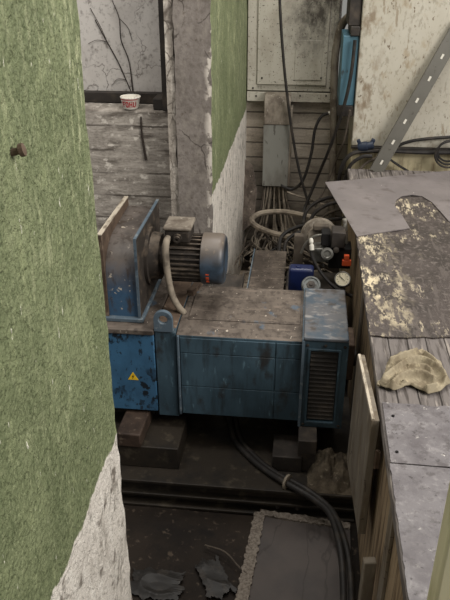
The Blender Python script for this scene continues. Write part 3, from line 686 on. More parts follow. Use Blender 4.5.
# sheets lying on the bench
b = MB(); b.grid(lambda u, v: (.252 + (.004 * nz((v * 9, 1, 1), 3)) * (u == 0) + 1.2 * u, 2.06 + .02 * nz((u * 6, 3, 0), 2) * (v == 0) + .05 * u * (1 - v) + 1.42 * v, .797 + .002 * nz((u * 2, v * 2, 0), 4)), 40, 50, (0, 0, -.0035))
tag(b.build('bench_sheet', m_benchtop), 'dark oily sheet with cream scuffs covering the far end of the workbench', 'sheet')
b = MB(); b.grid(lambda u, v: (.262 + .5 * u * 2, 1.425 + .012 * nz((u * 6, 5, 0), 2) * (v == 1) + .26 * v - .01 * u, .7955 + .0015 * nz((u * 2, v * 2, 1), 5)), 40, 20, (0, 0, -.003))
p1 = thing('steel_plate', (.6, 1.5, .79), 'grey steel plate with two holes lying on the bench below the rag', 'plate')
o = b.build('plate', m_plate, p1)
for q in ((0.286, 1.62, 0.796), (0.281, 1.466, 0.796)):
    b = MB(); b.lathe((q[0], q[1], .7958), (0, 0, 1), [(0, .0045), (.0022, .0045)], 14); b.build('hole', m_dark, p1)
b = MB(); b.grid(lambda u, v: (.259 + .004 * nz((v * 9, 7, 1), 4) * (u == 0) + 1.0 * u, .87 + .55 * v - .01 * u, .7955 + .002 * nz((u * 2, v * 2, 7), 5)), 40, 30, (0, 0, -.003))
tag(b.build('steel_plate', m_plate), 'grey steel plate with white scrapes on the near end of the bench', 'plate')
tag(MB().box((.27, .76, .7905), (1.2, .866, .7965)).build('wooden_board', m_wood, bevel=.002), 'dark narrow board across the near end of the bench', 'board')
# thin sheet with arched cut-out, lifted at its far left corner
top_ = [(0.253, 2.911, 0.803), (0.497, 3.032, 0.803)]
arch = [(0.479, 3.195, 0.803), (0.458, 3.316, 0.803), (0.472, 3.404, 0.803), (0.508, 3.468, 0.803), (0.561, 3.496, 0.803), (0.609, 3.478, 0.803), (0.646, 3.393, 0.803), (0.669, 3.255, 0.803), (0.687, 3.139, 0.803)]
far_ = [(0.937, 3.231, 0.803), (1.114, 4.023, 0.81), (0.816, 3.9, 0.812), (0.372, 3.694, 0.82), (0.119, 3.554, 0.835)]
outl = [Vector(p) for p in top_ + arch + far_]
import bmesh
me = bpy.data.meshes.new('arched_sheet'); bm = bmesh.new()
vs = [bm.verts.new(p) for p in outl]; f = bm.faces.new(vs); f.normal_update(); bmesh.ops.triangulate(bm, faces=[f])
bmesh.ops.recalc_face_normals(bm, faces=bm.faces)
if sum((f.normal.z for f in bm.faces)) < 0: bmesh.ops.reverse_faces(bm, faces=bm.faces)
bm.to_mesh(me); bm.free(); me.materials.append(m_sheet)
o = bpy.data.objects.new('arched_sheet', me); C.objects.link(o); md = o.modifiers.new('solid', 'SOLIDIFY'); md.thickness = .004; md.offset = -1
tag(o, 'thin grey steel sheet with an arched cut-out at the far end of the bench', 'sheet')
# rag
OUT = [(.255, 1.763), (.280, 1.83), (.293, 1.888), (.34, 1.958), (.372, 1.955), (.413, 1.984), (.441, 1.939), (.462, 1.912), (.462, 1.86), (.475, 1.80), (.434, 1.752), (.397, 1.733), (.35, 1.775), (.297, 1.737), (.272, 1.755)]
RC = Vector((.373, 1.845, 0))
def ray_out(a):
    best = .05
    for i in range(len(OUT)):
        p = Vector((*OUT[i], 0)) - RC; q = Vector((*OUT[(i + 1) % len(OUT)], 0)) - RC
        d = Vector((math.cos(a), math.sin(a), 0)); e = q - p; den = d.x * e.y - d.y * e.x
        if abs(den) < 1e-9: continue
        tt = (p.x * e.y - p.y * e.x) / den; uu = (p.x * d.y - p.y * d.x) / den
        if tt > 0 and -1e-6 <= uu <= 1 + 1e-6: best = tt
    return best
NA, NR = 180, 60
def ragp(i, j):
    a = 2 * PI * i / NA; f = j / NR; R_ = ray_out(a); x = RC.x + math.cos(a) * R_ * f; y = RC.y + math.sin(a) * R_ * f
    hgt = 0
    for (pts, h, w) in FOLDS:
        dm = 9
        for k in range(len(pts) - 1):
            p, q = pts[k], pts[k + 1]; e = (q[0] - p[0], q[1] - p[1]); l2 = e[0] ** 2 + e[1] ** 2
            tt = min(1, max(0, ((x - p[0]) * e[0] + (y - p[1]) * e[1]) / l2)); dx = x - p[0] - e[0] * tt; dy = y - p[1] - e[1] * tt
            dm = min(dm, math.sqrt(dx * dx + dy * dy))
        hgt = max(hgt, h * math.exp(-(dm / w) ** 2))
    hem = .004 * math.exp(-((f - .95) / .05) ** 2)
    wr_ = .003 * nz((x, y, 3), 30) + .0025 * nz((x * 1.5 + y, y - x, 5), 55)
    return (x, y, .8005 + min(1, (1 - f) * 8 + .2) * (.004 + hem + hgt + abs(wr_)))
def fold(pts, h, w): return ([(p.x, p.y) for p in spline([(q[0], q[1], 0) for q in pts], 4)], h, w)
FOLDS = [fold([(0.273, 1.78, 0.815), (0.344, 1.87, 0.815), (0.399, 1.894, 0.815), (0.442, 1.853, 0.815)], .026, .011),
         fold([(0.281, 1.731, 0.81), (0.328, 1.799, 0.81), (0.389, 1.816, 0.81), (0.418, 1.788, 0.81)], .024, .010),
         fold([(0.388, 1.947, 0.81), (0.34, 1.912, 0.81), (0.3, 1.879, 0.81)], .022, .009),
         fold([(0.442, 1.872, 0.81), (0.455, 1.818, 0.81), (0.455, 1.766, 0.81)], .022, .009),
         fold([(0.329, 1.769, 0.805), (0.374, 1.738, 0.805), (0.424, 1.764, 0.805)], .018, .008),
         fold([(0.414, 1.932, 0.81), (0.436, 1.894, 0.81), (0.447, 1.845, 0.81)], .022, .008),
         fold([(0.353, 1.859, 0.805), (0.402, 1.864, 0.805), (0.418, 1.843, 0.805)], .016, .007),
         fold([(0.255, 1.761, 0.805), (0.292, 1.781, 0.805), (0.314, 1.832, 0.805)], .016, .008)]
vs = [ragp(i, j) for j in range(1, NR + 1) for i in range(NA)] + [ragp(0, 0)]
fs = [(j * NA + i, j * NA + (i + 1) % NA, (j + 1) * NA + (i + 1) % NA, (j + 1) * NA + i) for j in range(NR - 1) for i in range(NA)] + [(len(vs) - 1, (i + 1) % NA, i) for i in range(NA)]
b = MB(); b.add(vs, fs)
nb = len(vs); b.v += [Vector(p) - Vector((0, 0, .002)) for p in vs]; b.f += [[k + nb for k in f][::-1] for f in fs]; b.m += [0] * len(fs)
for i in range(NA):
    a_, c_ = (NR - 1) * NA + i, (NR - 1) * NA + (i + 1) % NA; b.f.append([a_, c_, nb + c_, nb + a_]); b.m.append(0)
o = b.build('rag', m_cloth, angle=80); tag(o, 'crumpled tan rag lying on the bare bench planks', 'rag')
b = MB(); q0 = Vector((.29, 1.765, .80)); b.tube([q0, q0 + Vector((-.016, .0, .008)), q0 + Vector((-.03, .008, .004)), q0 + Vector((-.034, -.004, .0))], lambda t: .008 - .003 * t, 8); b.build('twisted_corner', m_cloth, o)
# pale green post
b = MB(); b.prism([(.277, .90), (.345, .90), (.345, .96), (.286, .96), (.277, .955)], 2, .797, 1.22)
tag(b.build('timber_post', m_post, bevel=.006), 'pale green painted post standing at the near corner of the bench', 'post')
bt = (0.249, 1.42, 0.455)
tag(MB().box((.222, 1.40, .004), (.258, 1.425, bt[2]), rot=RZ(8)).build('wooden_batten', m_flap, bevel=.004), 'short pale wooden batten standing on the floor under the bench side', 'batten')

# ------------------------------------------------------------------ right rear: cream cabinet, strut and cables
CY = 4.03
cb = thing('control_cabinet', (.8, 4.2, 0), 'tall cream control cabinet with brown stains behind the bench', 'cabinet')
b = MB(); b.box((.270, CY, .90), (1.6, 4.45, 2.6)); b.build('body', m_cream, cb, bevel=.006)
b = MB(); b.box((.275, CY + .012, .0), (1.6, 4.44, .885)); b.build('plinth', m_plinth, cb, bevel=.004)
b = MB(); b.box((.270, CY - .012, .886), (1.6, CY + .02, .9)); b.build('lower_rail', m_steel_dark, cb, bevel=.003)
st = thing('slotted_strut', (0.387, 3.9, 0.754), 'grey slotted steel strut leaning diagonally across the cream cabinet', 'strut')
p0 = Vector((0.393, 3.9, 0.748)); p1_ = Vector((0.783, 4, 1.575)); d = (p1_ - p0).normalized(); nrm = (Vector((0, -1, 0)) - d * d.dot(Vector((0, -1, 0)))).normalized(); sd = d.cross(nrm)
p0 = p0 + d * .045; ln = (p1_ - p0).length
def obx(b, u0, u1, v0, v1, w0, w1, mi=0):
    vs = [p0 + d * u + sd * v + nrm * w for (u, v, w) in ((u0, v0, w0), (u1, v0, w0), (u1, v1, w0), (u0, v1, w0), (u0, v0, w1), (u1, v0, w1), (u1, v1, w1), (u0, v1, w1))]
    b.add(vs, [(3, 2, 1, 0), (4, 5, 6, 7), (0, 1, 5, 4), (1, 2, 6, 5), (2, 3, 7, 6), (3, 0, 4, 7)], mi)
b = MB(); W = .038
obx(b, 0, ln, -W, -.007, 0, .003); obx(b, 0, ln, .007, W, 0, .003)
SL = .125; us = [.05 + SL * k for k in range(int(ln / SL) + 1)]
prev = 0
for u in us:
    obx(b, prev, u, -.007, .007, 0, .003); prev = u + .024
obx(b, prev, ln, -.007, .007, 0, .003) if prev < ln else None
b.build('web', m_galv, st)
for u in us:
    b = MB(); obx(b, u - .001, u + .025, -.0055, .0055, .0008, .0031); b.build('slot_light_fill', m_slot, st)  # added pale fills painting the light that would show through the slots
b = MB(); obx(b, 0, ln, -W, -W + .003, -.022, 0); obx(b, 0, ln, W - .003, W, -.022, 0); b.build('flange', m_galv, st)

def cable(pts, r, mat, name, label, cat='cable', group=None, n=8):
    b = MB(); b.tube(pts, r, n); return tag(b.build(name, mat), label, cat, group)
cable([(0.419, 4, 0.795), (0.479, 4, 0.867), (0.551, 4, 0.927), (0.674, 4, 0.959), (0.917, 4, 0.982), (1.1, 4.005, .99), (1.55, 4.005, .97)], .009, m_black, 'cable', 'black cable rising from the strut foot to run across the cream cabinet')
cable([(0.226, 4.02, 0.542), (0.214, 3.99, 0.695), (0.233, 3.97, 0.822), (0.302, 3.97, 0.882), (0.46, 3.99, 0.887), (0.711, 3.995, 0.884), (0.957, 3.995, 0.894), (1.1, 4.0, .9), (1.55, 4.0, .9)], .0125, m_black, 'cable', 'thick black cable bending over the dark rail under the cream cabinet')
cable([(0.266, 4, 0.551), (0.249, 3.975, 0.689), (0.268, 3.955, 0.804), (0.33, 3.95, 0.86), (0.386, 3.95, 0.867)], .011, m_black, 'cable', 'short black cable bending beside the thick one at the cabinet corner')
cable([(0.462, 3.985, 0.859), (0.57, 3.985, 0.792), (0.701, 3.98, 0.727), (0.817, 3.97, 0.693)], .007, m_black, 'cable', 'thin black cable slanting down the cream plinth behind the bench')
cable([(0.29, 3.95, 0.662), (0.316, 3.95, 0.771), (0.368, 3.96, 0.829), (0.444, 3.97, 0.863)], .008, m_cable_b, 'cable', 'brown cable curving behind the foot of the slotted strut')
b = MB()
for k in range(3):
    c0 = Vector((0.81, 3.972, 0.902)) + Vector((0, -.014 * k, -.006 * k)); rr = .062 + .008 * k
    b.tube([c0 + Vector((rr * math.cos(a), 0, rr * .95 * math.sin(a))) for a in [2 * PI * j / 20 for j in range(21)]], .006, 8, smooth=2)
tag(b.build('cable_coil', m_black), 'coil of black cable hanging at the cream cabinet rail', 'cable coil')
cn = Vector((0.35, 3.99, 0.918))
pl = thing('plug_connector', cn, 'dark navy plug connector lying above the black cables at the cabinet corner', 'connector')
b = MB(); b.lathe(cn + Vector((-.045, -.01, -.012)), (1, -.1, .22), [(0, .02), (.02, .027), (.05, .027), (.055, .022), (.085, .022), (.09, .012)], 14); b.build('body', m_navy, pl)
b = MB(); b.box(cn + Vector((-.05, -.02, .0)), cn + Vector((-.03, .01, .032)), rot=RY(-25)); b.build('latch', m_navy, pl, bevel=.003)
b = MB(); b.box(cn + Vector((.025, -.02, .01)), cn + Vector((.045, .01, .038)), rot=RY(20)); b.build('latch', m_navy, pl, bevel=.003)

# blue switch box and dark box beside the cabinet
BY = 4.05
x0, z0 = (0.182, 4.05, 1.081)[0], (0.195, 4.05, 1.064)[2]; z1 = (0.195, 4.05, 1.494)[2]
sw = thing('switch_box', (x0 + .06, BY + .06, z0), 'faded teal blue switch box squeezed behind the cream cabinet edge', 'switch box')
b = MB(); b.box((x0, BY, z0 + .06), (.266, BY + .3, z1)); b.build('body', m_teal, sw, bevel=.004)
b = MB(); b.box((x0 - .004, BY - .004, z0), (.266, BY + .304, z0 + .059)); b.build('base', m_steel_dark, sw, bevel=.003)
zt = (0.218, 4.05, 1.604)[2]
b = MB(); b.box((x0 + .035, BY - .02, z1 + .002), (.266, BY + .3, z1 + .05)); b.box((x0 + .02, BY, z1 + .051), (.266, BY + .3, z1 + .8)); b.build('dark_housing', m_steel_dark, sw, bevel=.004)
# conduit pipe
PYc = 4.40
b = MB(); b.tube([(0.21, 4.4, 0.191), (0.195, 4.4, 0.505), (0.182, 4.4, 0.833), (0.166, 4.4, 1.11), (0.158, 4.4, 1.314), (0.167, 4.4, 1.438), (0.189, 4.38, 1.523), (0.229, 4.34, 1.571), (0.249, 4.31, 1.584)], .023, 14)
pp = tag(b.build('conduit_pipe', m_duct), 'thick grey conduit pipe rising past the window gap and bending to the dark housing', 'pipe')

# rear metal cabinet
RY_ = 4.46
rc = thing('metal_cabinet', (-.1, 4.51, 1.046), 'shallow grimy grey metal cabinet on the plank-marked rear wall', 'cabinet')
b = MB(); b.box((-.372, RY_, 1.115), (.168, 4.558, 2.2)); b.build('case', m_rear, rc, bevel=.004)
xa, za = (-0.31, 4.46, 1.161)[0], (-0.31, 4.46, 1.155)[2]; xb = (0.115, 4.46, 1.163)[0]
b = MB(); b.box((xa, RY_ - .012, za), (xb, RY_ - .0005, 2.15)); dr = b.build('door', m_rear, rc, bevel=.003)
x2, zc = (-0.081, 4.448, 1.179)[0], (-0.045, 4.448, 1.186)[2]; x3, zd = (0.083, 4.448, 1.182)[0], (-0.056, 4.448, 1.418)[2]
b = MB(); b.box((x2, RY_ - .016, zc), (x3, RY_ - .0125, zd)); b.build('access_plate', m_rear, dr, bevel=.0015)
b = MB(); b.box((-.372, RY_ - .002, 1.05), (.168, 4.54, 1.108)); b.build('lower_strip', m_rear, rc, bevel=.002)
for q, inner in (((-0.314, 4.454, 1.083), 0), ((-0.04, 4.454, 1.089), 0), ((0.12, 4.454, 1.092), 0), ((-0.334, 4.454, 1.131), 0), ((0.141, 4.454, 1.14), 0), ((-0.279, 4.448, 1.194), 1), ((0.082, 4.448, 1.2), 1)):
    b = MB(); b.lathe((q[0], RY_ - (.012 if inner else .0005), q[2]), (0, -1, 0), [(0, .006), (.004, .006), (.005, .004)], 8); b.build('screw', m_steel_dark, rc)
# duct box with its cowl and the wires below
DY = 4.36
x0, z0 = (-0.258, 4.36, 0.537)[0], (-0.258, 4.36, 0.53)[2]; x1 = (-0.09, 4.36, 0.543)[0]; zm = (-0.186, 4.36, 0.928)[2]; zt = (-0.192, 4.36, 1.111)[2]
db = thing('cable_duct_box', ((x0 + x1) / 2, DY + .05, z0), 'upright grey cable duct box on the rear wall with wires pouring out below', 'duct box')
b = MB(); b.box((x0, DY, z0), (x1 - .004, 4.497, zm)); b.build('cover', m_greybox, db, bevel=.003)
b = MB(); b.box((x1 - .0035, DY + .004, z0 + .004), (x1 + .01, 4.497, zm + .1)); b.build('side_channel', m_duct, db)
b = MB(); b.prism([(DY - .004, zm + .001)] + [(DY - .004 + .07 - .07 * math.cos(a), zt - .07 + .07 * math.sin(a)) for a in [k * PI / 12 for k in range(7)]] + [(4.45, zt), (4.45, zm + .001)], 0, x0 + .002, x1 - .005); b.build('cowl', m_duct, db, bevel=.004)
wr = thing('wire_bundle', ((x0 + x1) / 2, 4.38, .05), 'bundle of dusty grey wires falling from the duct box to the floor', 'wires')
rnd = random.Random(5)
for k in range(34):
    u = rnd.random(); xx = x0 + .012 + (x1 - x0 - .03) * u; yy = DY + .02 + rnd.random() * .09
    sp = (u - .5) * .20 + rnd.uniform(-.05, .05)
    z1_ = rnd.uniform(.06, .2)
    pts = [(xx, yy, z0 + .02), (xx + sp * .15, yy - .01, z0 - .10), (xx + sp * .5 + rnd.uniform(-.015, .015), yy - .03 + rnd.uniform(-.02, .02), z0 - .25), (xx + sp, yy - .07, z1_ + .04), (xx + sp * 1.3 + rnd.uniform(-.08, .08), yy - .12 - rnd.random() * .05, z1_ - .02), (xx + sp * 1.4 + rnd.uniform(-.15, .22), yy - .2 - rnd.random() * .12, max(.04, z1_ - .05))]
    pts = [(max(-.36, p[0]), p[1], p[2]) for p in pts]
    b = MB(); b.tube(pts, rnd.uniform(.0035, .0065), 6, 6); b.build('wire', rnd.choice((m_cable_g, m_cable_g, m_cable_b)), wr)

# rear cables hanging
cable([(-0.186, 4.3, 1.753), (-0.167, 4.3, 1.518), (-0.134, 4.31, 1.238), (-0.086, 4.32, 0.94), (-0.032, 4.32, 0.689), (0.021, 4.3, 0.52), (0.051, 4.28, 0.441)], .0085, m_black, 'cable', 'long thin black cable hanging down in front of the rear metal cabinet')
cable([(0.243, 4.015, 1.478), (0.236, 4.015, 1.297), (0.209, 4.02, 1.116), (0.157, 4.1, 0.883), (0.095, 4.22, 0.654), (0.031, 4.2, 0.469), (0.015, 4.15, 0.427)], .0095, m_black, 'cable', 'black cable slanting down from behind the teal switch box to the heap')
cable([(0.144, 4.44, 0.991), (0.096, 4.42, 0.97), (0.063, 4.4, 0.893), (0.047, 4.38, 0.739), (0.005, 4.36, 0.579), (-0.057, 4.36, 0.517), (-0.115, 4.36, 0.528), (-0.136, 4.37, 0.544)], .010, m_black, 'cable', 'thick black cable looping from the rear wall gland to the duct box')
b = MB(); q = (0.151, 4.44, 0.991); b.lathe((q[0] - .012, 4.44, q[2]), (1, 0, 0), [(0, .011), (.02, .011), (.02, .015), (.03, .015)], 10); tag(b.build('cable_gland', m_slot), 'small white cable gland on the rear wall beside the conduit pipe', 'gland')
cable([(0.246, 4.02, 1.106), (0.228, 4.06, 0.925), (0.187, 4.18, 0.739), (0.141, 4.15, 0.602), (0.086, 4.1, 0.495)], .006, m_cable_b, 'cable', 'thin brown cable slanting down beside the foot of the conduit pipe')
cable([(-0.093, 4.3, 0.516), (-0.022, 4.3, 0.491), (0.068, 4.28, 0.475), (0.15, 4.2, 0.474)], .006, m_cable_g, 'cable', 'thin grey cable crossing the rear wall low beside the wires')

# the heap of hoses
hp = [
    ([(0.192, 3.992, 0.43), (0.059, 4.095, 0.43), (-0.098, 4.166, 0.43), (-0.242, 4.159, 0.42), (-0.299, 4.074, 0.41), (-0.267, 3.986, 0.4), (-0.164, 3.884, 0.4), (-0.043, 3.835, 0.4), (0.074, 3.833, 0.4), (0.152, 3.92, 0.38)], .0175, m_cable_g, 'fat grey hose bent in a wide loop on the cable heap'),
    ([(-0.11, 3.61, 0.4), (-0.104, 3.694, 0.45), (-0.055, 3.746, 0.48), (0.029, 3.807, 0.49), (0.127, 3.881, 0.49), (0.268, 4.023, 0.46)], .0115, m_black, 'black hose arching over the cable heap, outer one of two arches'),
    ([(-0.082, 3.63, 0.38), (-0.074, 3.686, 0.43), (-0.026, 3.738, 0.46), (0.047, 3.782, 0.47), (0.152, 3.88, 0.46)], .0105, m_black, 'black hose arching over the cable heap, inner one of two arches'),
    ([(0.017, 3.847, 0.48), (0.032, 3.94, 0.52), (0.083, 4.018, 0.55), (0.161, 4.088, 0.56), (0.267, 4.182, 0.55)], .011, m_black, 'black hose arching out of the heap towards the bench sheet, highest of three'),
    ([(0.047, 3.844, 0.47), (0.08, 3.965, 0.5), (0.145, 4.055, 0.52), (0.224, 4.106, 0.53), (0.299, 4.16, 0.52)], .011, m_black, 'black hose arching out of the heap towards the bench sheet, middle of three'),
    ([(0.101, 4.176, 0.34), (0.139, 4.268, 0.36), (0.197, 4.357, 0.37), (0.297, 4.442, 0.37)], .009, m_cable_b, 'brown hose arching out of the heap towards the bench sheet, lowest of three'),
    ([(-0.251, 4.384, 0.14), (-0.168, 4.463, 0.17), (-0.077, 4.425, 0.16), (0.006, 4.32, 0.15), (0.072, 4.371, 0.16)], .010, m_cable_g, 'grey hose snaking along the bottom of the cable heap'),
    ([(-0.358, 4.363, 0.1), (-0.288, 4.517, 0.12), (-0.182, 4.363, 0.13), (-0.092, 4.328, 0.12), (0.005, 4.495, 0.12)], .008, m_cable_b, 'brown cable snaking along the floor before the cable heap'),
    ([(-0.314, 4.582, 0.13), (-0.214, 4.67, 0.16), (-0.07, 4.622, 0.17), (0.071, 4.513, 0.16)], .009, m_cable_g, 'grey cable lying inside the fat hose loop'),
]
for pts, r, mt_, lab in hp: cable(pts, r, mt_, 'hose', lab, 'hose')
rnd = random.Random(9)
b = MB()
for k in range(26):
    x = rnd.uniform(-.26, .12); y = rnd.uniform(3.55, 4.25); z = rnd.uniform(.03, .15); a = rnd.uniform(0, 2 * PI); pts = []
    for j in range(6):
        pts.append((x, y, max(.025, z))); a += rnd.uniform(-.8, .8); x += .08 * math.cos(a); y += .06 * math.sin(a); z += rnd.uniform(-.03, .03)
        x = min(.16, max(-.3, x)); y = min(4.35, max(3.5, y))
    b.tube(pts, rnd.uniform(.005, .009), 6, 5, mi=rnd.randrange(3))
tag(b.build('cable_tangle', [m_cable_g, m_cable_b, m_black]), 'tangled heap of dusty cables on the floor below the duct box', 'cables')['kind'] = 'stuff'

# board leaning in the rear corner, rubble along the far wall
lb = MB(); q = [(-0.381, 4.3, 0.227), (-0.298, 4.25, 0.321), (-0.29, 4.35, 0.505), (-0.325, 4.44, 0.644), (-0.391, 4.44, 0.688)]
def shift(p, dx): return (p[0] + dx, p[1] + .015, p[2])
o_ = [Vector(p) for p in q]; n = len(o_)
lb.add(o_ + [p + Vector((-.004, .018, 0)) for p in o_], [tuple(range(n)), tuple(range(2 * n - 1, n - 1, -1))] + [(i, (i + 1) % n, n + (i + 1) % n, n + i) for i in range(n)])
tag(lb.build('leaning_board', m_top, bevel=.002), 'dark brown board leaning in the corner beside the duct box', 'board')
rnd = random.Random(3)
b = MB(); b.grid(heap(-.315, 3.55, .09, .62, .10, .008, 8), 16, 40, (0, 0, -.006))
tag(b.build('rubble', m_rubble), 'ridge of fallen plaster rubble along the foot of the far wall', 'rubble')['kind'] = 'stuff'
for k, (q, lab) in enumerate((((-0.396, 4.054, 0.12), 'pale plaster lump on the rubble nearest the motor cowl'), ((-0.408, 4.311, 0.12), 'pale plaster lump on the rubble nearest the leaning board'))):
    q = Vector(q); b = MB()
    def lump(u, v, q=q, k=k):
        th, ph = u * 2 * PI, (v - .5) * PI; dv = Vector((math.cos(ph) * math.cos(th), math.cos(ph) * math.sin(th), math.sin(ph)))
        return q + dv * (.035 * (1 + .45 * nz(dv, 1.6, k)))
    vs = [lump((i % 12) / 12, j / 8) for j in range(9) for i in range(12)]
    b.add(vs, [(j * 12 + i, j * 12 + (i + 1) % 12, (j + 1) * 12 + (i + 1) % 12, (j + 1) * 12 + i) for j in range(8) for i in range(12)])
    tag(b.build('plaster_lump', m_rubble), lab, 'rubble')
cable([(-0.406, 3.681, 0.2), (-0.368, 3.774, 0.25), (-0.335, 3.933, 0.26), (-0.298, 4.093, 0.24)], .006, m_cable_b, 'cable', 'thin brown cable rising over the rubble behind the motor cowl')

# ------------------------------------------------------------------ behind the motor: trough, tray, hydraulic unit
tr = thing('cable_trough', (-.15, 3.0, 0), 'brown sheet-metal trough with a flat lid behind the blue motor', 'trough')
b = MB(); b.box((-.225, 2.72, .004), (-.07, 3.42, .47)); b.build('body', m_rust, tr)
b = MB(); b.box((-.232, 2.71, .47), (-.063, 3.435, .485)); b.build('lid', m_top, tr, bevel=.003)
b = MB(); b.box((-.238, 2.71, .44), (-.2325, 3.435, .492)); b.build('edge_lip', m_edge_b, tr)
sh = thing('motor_shelf', (-.3, 2.75, .6), 'dark angle-iron shelf behind the blower motor', 'shelf')
b = MB(); b.box((-.37, 2.66, .60), (-.245, 2.86, .612)); b.build('plate', m_steel_dark, sh, bevel=.002)
b = MB(); b.box((-.37, 2.655, .56), (-.245, 2.6595, .615)); b.box((-.2445, 2.66, .58), (-.24, 2.86, .628)); b.build('lip', m_steel_dark, sh, bevel=.001)
b = MB(); b.box((-.37, 2.66, .004), (-.34, 2.69, .599)); b.box((-.275, 2.78, .004), (-.245, 2.81, .599)); b.build('leg', m_steel_dark, sh)

hu = thing('hydraulic_unit', (.1, 3.1, 0), 'greasy hydraulic valve unit with a pressure gauge behind the motor end', 'hydraulic unit')
b = MB(); b.box((-.055, 2.90, .005), (.235, 3.25, .46)); b.build('tank', m_steel_dark, hu, bevel=.006)
b = MB(); q = (0.095, 3.14, 0.68); b.lathe((q[0], 3.19, q[2] - .002), (0, -1, .3), [(0, .092), (.03, .092), (.034, .086), (.05, .084), (.052, .06), (.09, .055)], 36); b.build('pump_flange', m_duct, hu)
x0, z0 = (-0.024, 3.1, 0.571)[0], (0.01, 3.1, 0.567)[2]; x1, z1 = (0.023, 3.1, 0.786)[0], (0.003, 3.1, 0.714)[2]
b = MB(); b.box((x0, 3.1, .461), (x1, 3.14, z1)); b.build('mounting_plate', m_cable_b, hu, bevel=.004)
b = MB(); b.box((0.062, 3.09, 0.746), ((0.137, 3.09, 0.749)[0], 3.125, (0.135, 3.09, 0.774)[2])); b.build('junction_box', m_cable_b, hu, bevel=.006)
def cube(px0, py0, px1, py1, Y, dep, name, mat, bev=.004):
    pass
for (A_, B2, Y, dep, nm, mt_) in (((0.147, 2.98, 0.71), (0.209, 2.98, 0.787), 2.98, .09, 'solenoid_coil', m_steel_dark), ((0.101, 3, 0.71), (0.143, 3, 0.771), 3.0, .07, 'solenoid_coil', m_dark), ((0.069, 3, 0.627), (0.143, 3, 0.696), 3.0, .08, 'valve_block', m_alu), ((0.14, 2.97, 0.603), (0.242, 2.97, 0.704), 2.99, .1, 'manifold', m_dark)):
    b = MB(); b.box((A_[0], Y, A_[2]), (B2[0], Y + dep, B2[2])); b.build(nm, mt_, hu, bevel=.004)
q = (0.13, 2.93, 0.682); b = MB(); b.lathe((q[0], 2.99, q[2]), (0, -1, .3), [(0, .024), (.03, .024), (.032, .028), (.05, .028), (.052, .018), (.045, .012)], 18); b.build('port_plug', m_alu, hu)
q = (0.16, 2.95, 0.704); b = MB(); b.lathe((q[0] + .01, 2.985, q[2]), (0, -1, .2), [(0, .014), (.03, .014), (.032, .01)], 6); b.build('port_plug', m_steel_dark, hu)
b = MB(); b.tube([(0.055, 2.95, 0.724), (0.062, 2.94, 0.684), (0.092, 2.92, 0.634), (0.139, 2.88, 0.59), (0.195, 2.85, 0.558), (0.249, 2.84, 0.54)], .008, 10); b.build('hydraulic_hose', m_black, hu)
b = MB(); a_, c_ = Vector((0.053, 2.96, 0.764)), Vector((0.06, 2.945, 0.712)); b.lathe(a_, c_ - a_, [(0, .006), (.01, .01), (.02, .01), (.022, .0075), (.03, .0075), (.032, .011), ((c_ - a_).length, .011)], 12); b.build('hose_fitting', m_slot, hu)
b = MB(); b.tube([(0.011, 3.04, 0.652), (0.032, 3.03, 0.709), (0.072, 3.02, 0.75), (0.121, 3.02, 0.757)], .006, 8); b.build('metal_pipe', m_galv, hu)
b = MB(); b.tube([(0.202, 3.06, 0.824), (0.21, 3.06, 0.779), (0.218, 3.06, 0.704), (0.228, 3.06, 0.643)], .010, 10); b.build('metal_pipe', m_bright, hu)
b = MB(); b.box((0.202, 2.965, 0.629), ((0.243, 2.965, 0.631)[0], 2.985, (0.241, 2.965, 0.656)[2])); b.box((0.209, 2.965, 0.657), ((0.232, 2.965, 0.661)[0], 2.985, (0.23, 2.965, 0.681)[2])); b.build('orange_tag', m_orange, hu, bevel=.002)
# gauge
gq = Vector((0.198, 2.8, 0.643)); gd = Vector((-.1, -.75, .66)).normalized()
b = MB(); b.lathe(gq - gd * .025, gd, [(0, .022), (0, .035), (.022, .036), (.026, .034), (.026, .0315), (.022, .031)], 28); gg = b.build('pressure_gauge', m_alu, hu)
b = MB(); b.lathe(gq - gd * .0028, gd, [(0, .0305), (.0008, .0305)], 28); b.build('dial', m_gauge, gg)
b = MB(); u_ = gd.cross(Vector((1, 0, 0))).normalized(); v_ = gd.cross(u_)
b.tube([gq + gd * .0012 - (u_ + v_) * .008, gq + gd * .0012 + (u_ + v_) * .014], .0013, 6, 0)
for k in range(9):
    a = -2.2 + k * .55; e = u_ * math.cos(a) + v_ * math.sin(a); b.tube([gq + gd * -.0012 + e * .02, gq + gd * -.0012 + e * .025], .0009, 4, 0)
b.build('needle', m_ink, gg)
# round filter cap in front
fq = Vector((0.06, 2.76, 0.655)); b = MB(); b.lathe((fq.x, 2.765, fq.z - .08), (0, -.8, 1), [(0, .036), (.085, .036), (.087, .041), (.105, .041), (.109, .037), (.109, .032), (.104, .031)], 28); fc = b.build('filter_cap', m_greycap, hu)
b = MB(); fo = Vector((fq.x, 2.765, fq.z - .08)) + Vector((0, -.8, 1)).normalized() * .1042; b.lathe(fo, (0, -.8, 1), [(0, .02), (.003, .02), (.004, .008), (.008, .007), (.009, .003)], 6); b.build('cap_screw', m_steel_dark, fc)
b = MB(); b.box((fq.x - .03, 2.74, .005), (fq.x + .03, 2.81, fq.z - .10)); b.build('filter_post', m_steel_dark, hu, bevel=.004)
b = MB(); q = (0.23, 2.8, 0.59); b.lathe((q[0], 2.86, q[2] + .005), (-.6, -.8, .2), [(0, .01), (.03, .01), (.03, .015), (.045, .015)], 6); b.build('hose_fitting', m_alu, hu)
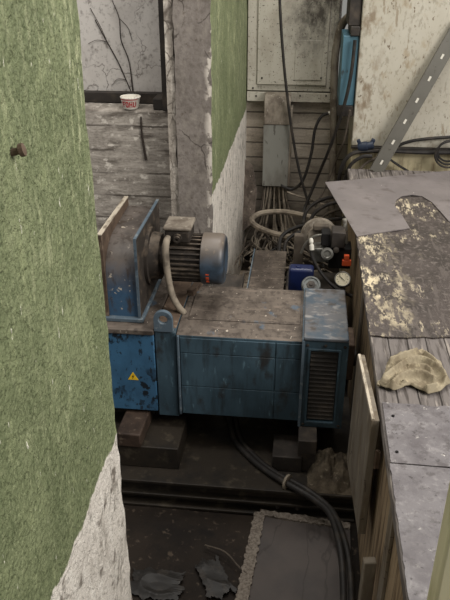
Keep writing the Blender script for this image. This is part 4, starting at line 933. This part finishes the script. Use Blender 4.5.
# blue canister
A_, B2 = (-0.043, 2.82, 0.55), (0.067, 2.82, 0.67)
cn_ = thing('plastic_canister', ((A_[0] + B2[0]) / 2, 2.85, .005), 'deep blue plastic canister standing beside the round filter cap', 'canister')
b = MB(); b.box((A_[0] + .003, 2.82, .006), (B2[0] + .005, 2.885, B2[2])); b.build('body', m_bluebin, cn_, bevel=.014, seg=4)
b = MB(); b.lathe(((A_[0] + B2[0]) / 2 - .01, 2.85, B2[2] - .002), (0, 0, 1), [(0, .012), (.006, .012), (.007, .009)], 16); b.build('screw_cap', m_bluebin, cn_)

# ------------------------------------------------------------------ light, sky, camera
w_ = bpy.data.worlds.new('sky'); bpy.context.scene.world = w_; w_.use_nodes = True
bg = w_.node_tree.nodes['Background']; bg.inputs[0].default_value = (1.0, .985, .955, 1); bg.inputs[1].default_value = .30
def area(name, loc, tgt, sx, sy, e, col):
    l = bpy.data.lights.new(name, 'AREA'); l.shape = 'RECTANGLE'; l.size = sx; l.size_y = sy; l.energy = e; l.color = col
    o = bpy.data.objects.new(name, l); C.objects.link(o); o.location = loc
    o.rotation_euler = (Vector(tgt) - Vector(loc)).to_track_quat('-Z', 'Y').to_euler(); return o
area('assumed_window_light', (2.9, .7, 3.1), (-.2, 2.5, .9), 2.0, 1.4, 150, (1, .975, .935))  # unseen light from the upper right, standing in for assumed windows
area('overhead_fill', (.35, 1.7, 4.3), (.1, 1.9, 0), .5, 2.2, 38, (1, .97, .92))  # added overhead fill, grazes the wall relief and brightens the motor top
area('rear_fill', (.1, 3.5, 3.8), (0, 3.9, 0), 1.4, .4, 52, (1, .97, .92))  # added unseen fill that brightens the rear wall and cables
area('side_bay_fill', (-1.2, 1.9, 3.2), (-.9, 2.95, 1.2), .9, .3, 16, (1, .97, .92))  # added unseen fill that brightens the wall in the left opening

cam = bpy.data.cameras.new('camera'); cam.sensor_fit = 'HORIZONTAL'; cam.sensor_width = 36; cam.lens = 55.888; cam.clip_start = .05
co = bpy.data.objects.new('camera', cam); C.objects.link(co)
Rm = Matrix(((0.993578, -0.050561, 0.101223), (0.113117, 0.465035, -0.878036), (-0.002678, 0.883847, 0.467768)))
co.matrix_world = Matrix.Translation((0, 0, 2.0)) @ Rm.to_4x4()
sc = bpy.context.scene; sc.camera = co
sc.view_settings.view_transform = 'Standard'; sc.view_settings.look = 'None'; sc.view_settings.gamma = 1; sc.view_settings.use_curve_mapping = False
sc.view_settings.exposure = 0.0
for o in list(bpy.data.objects):
    if '_org' in o: del o['_org']
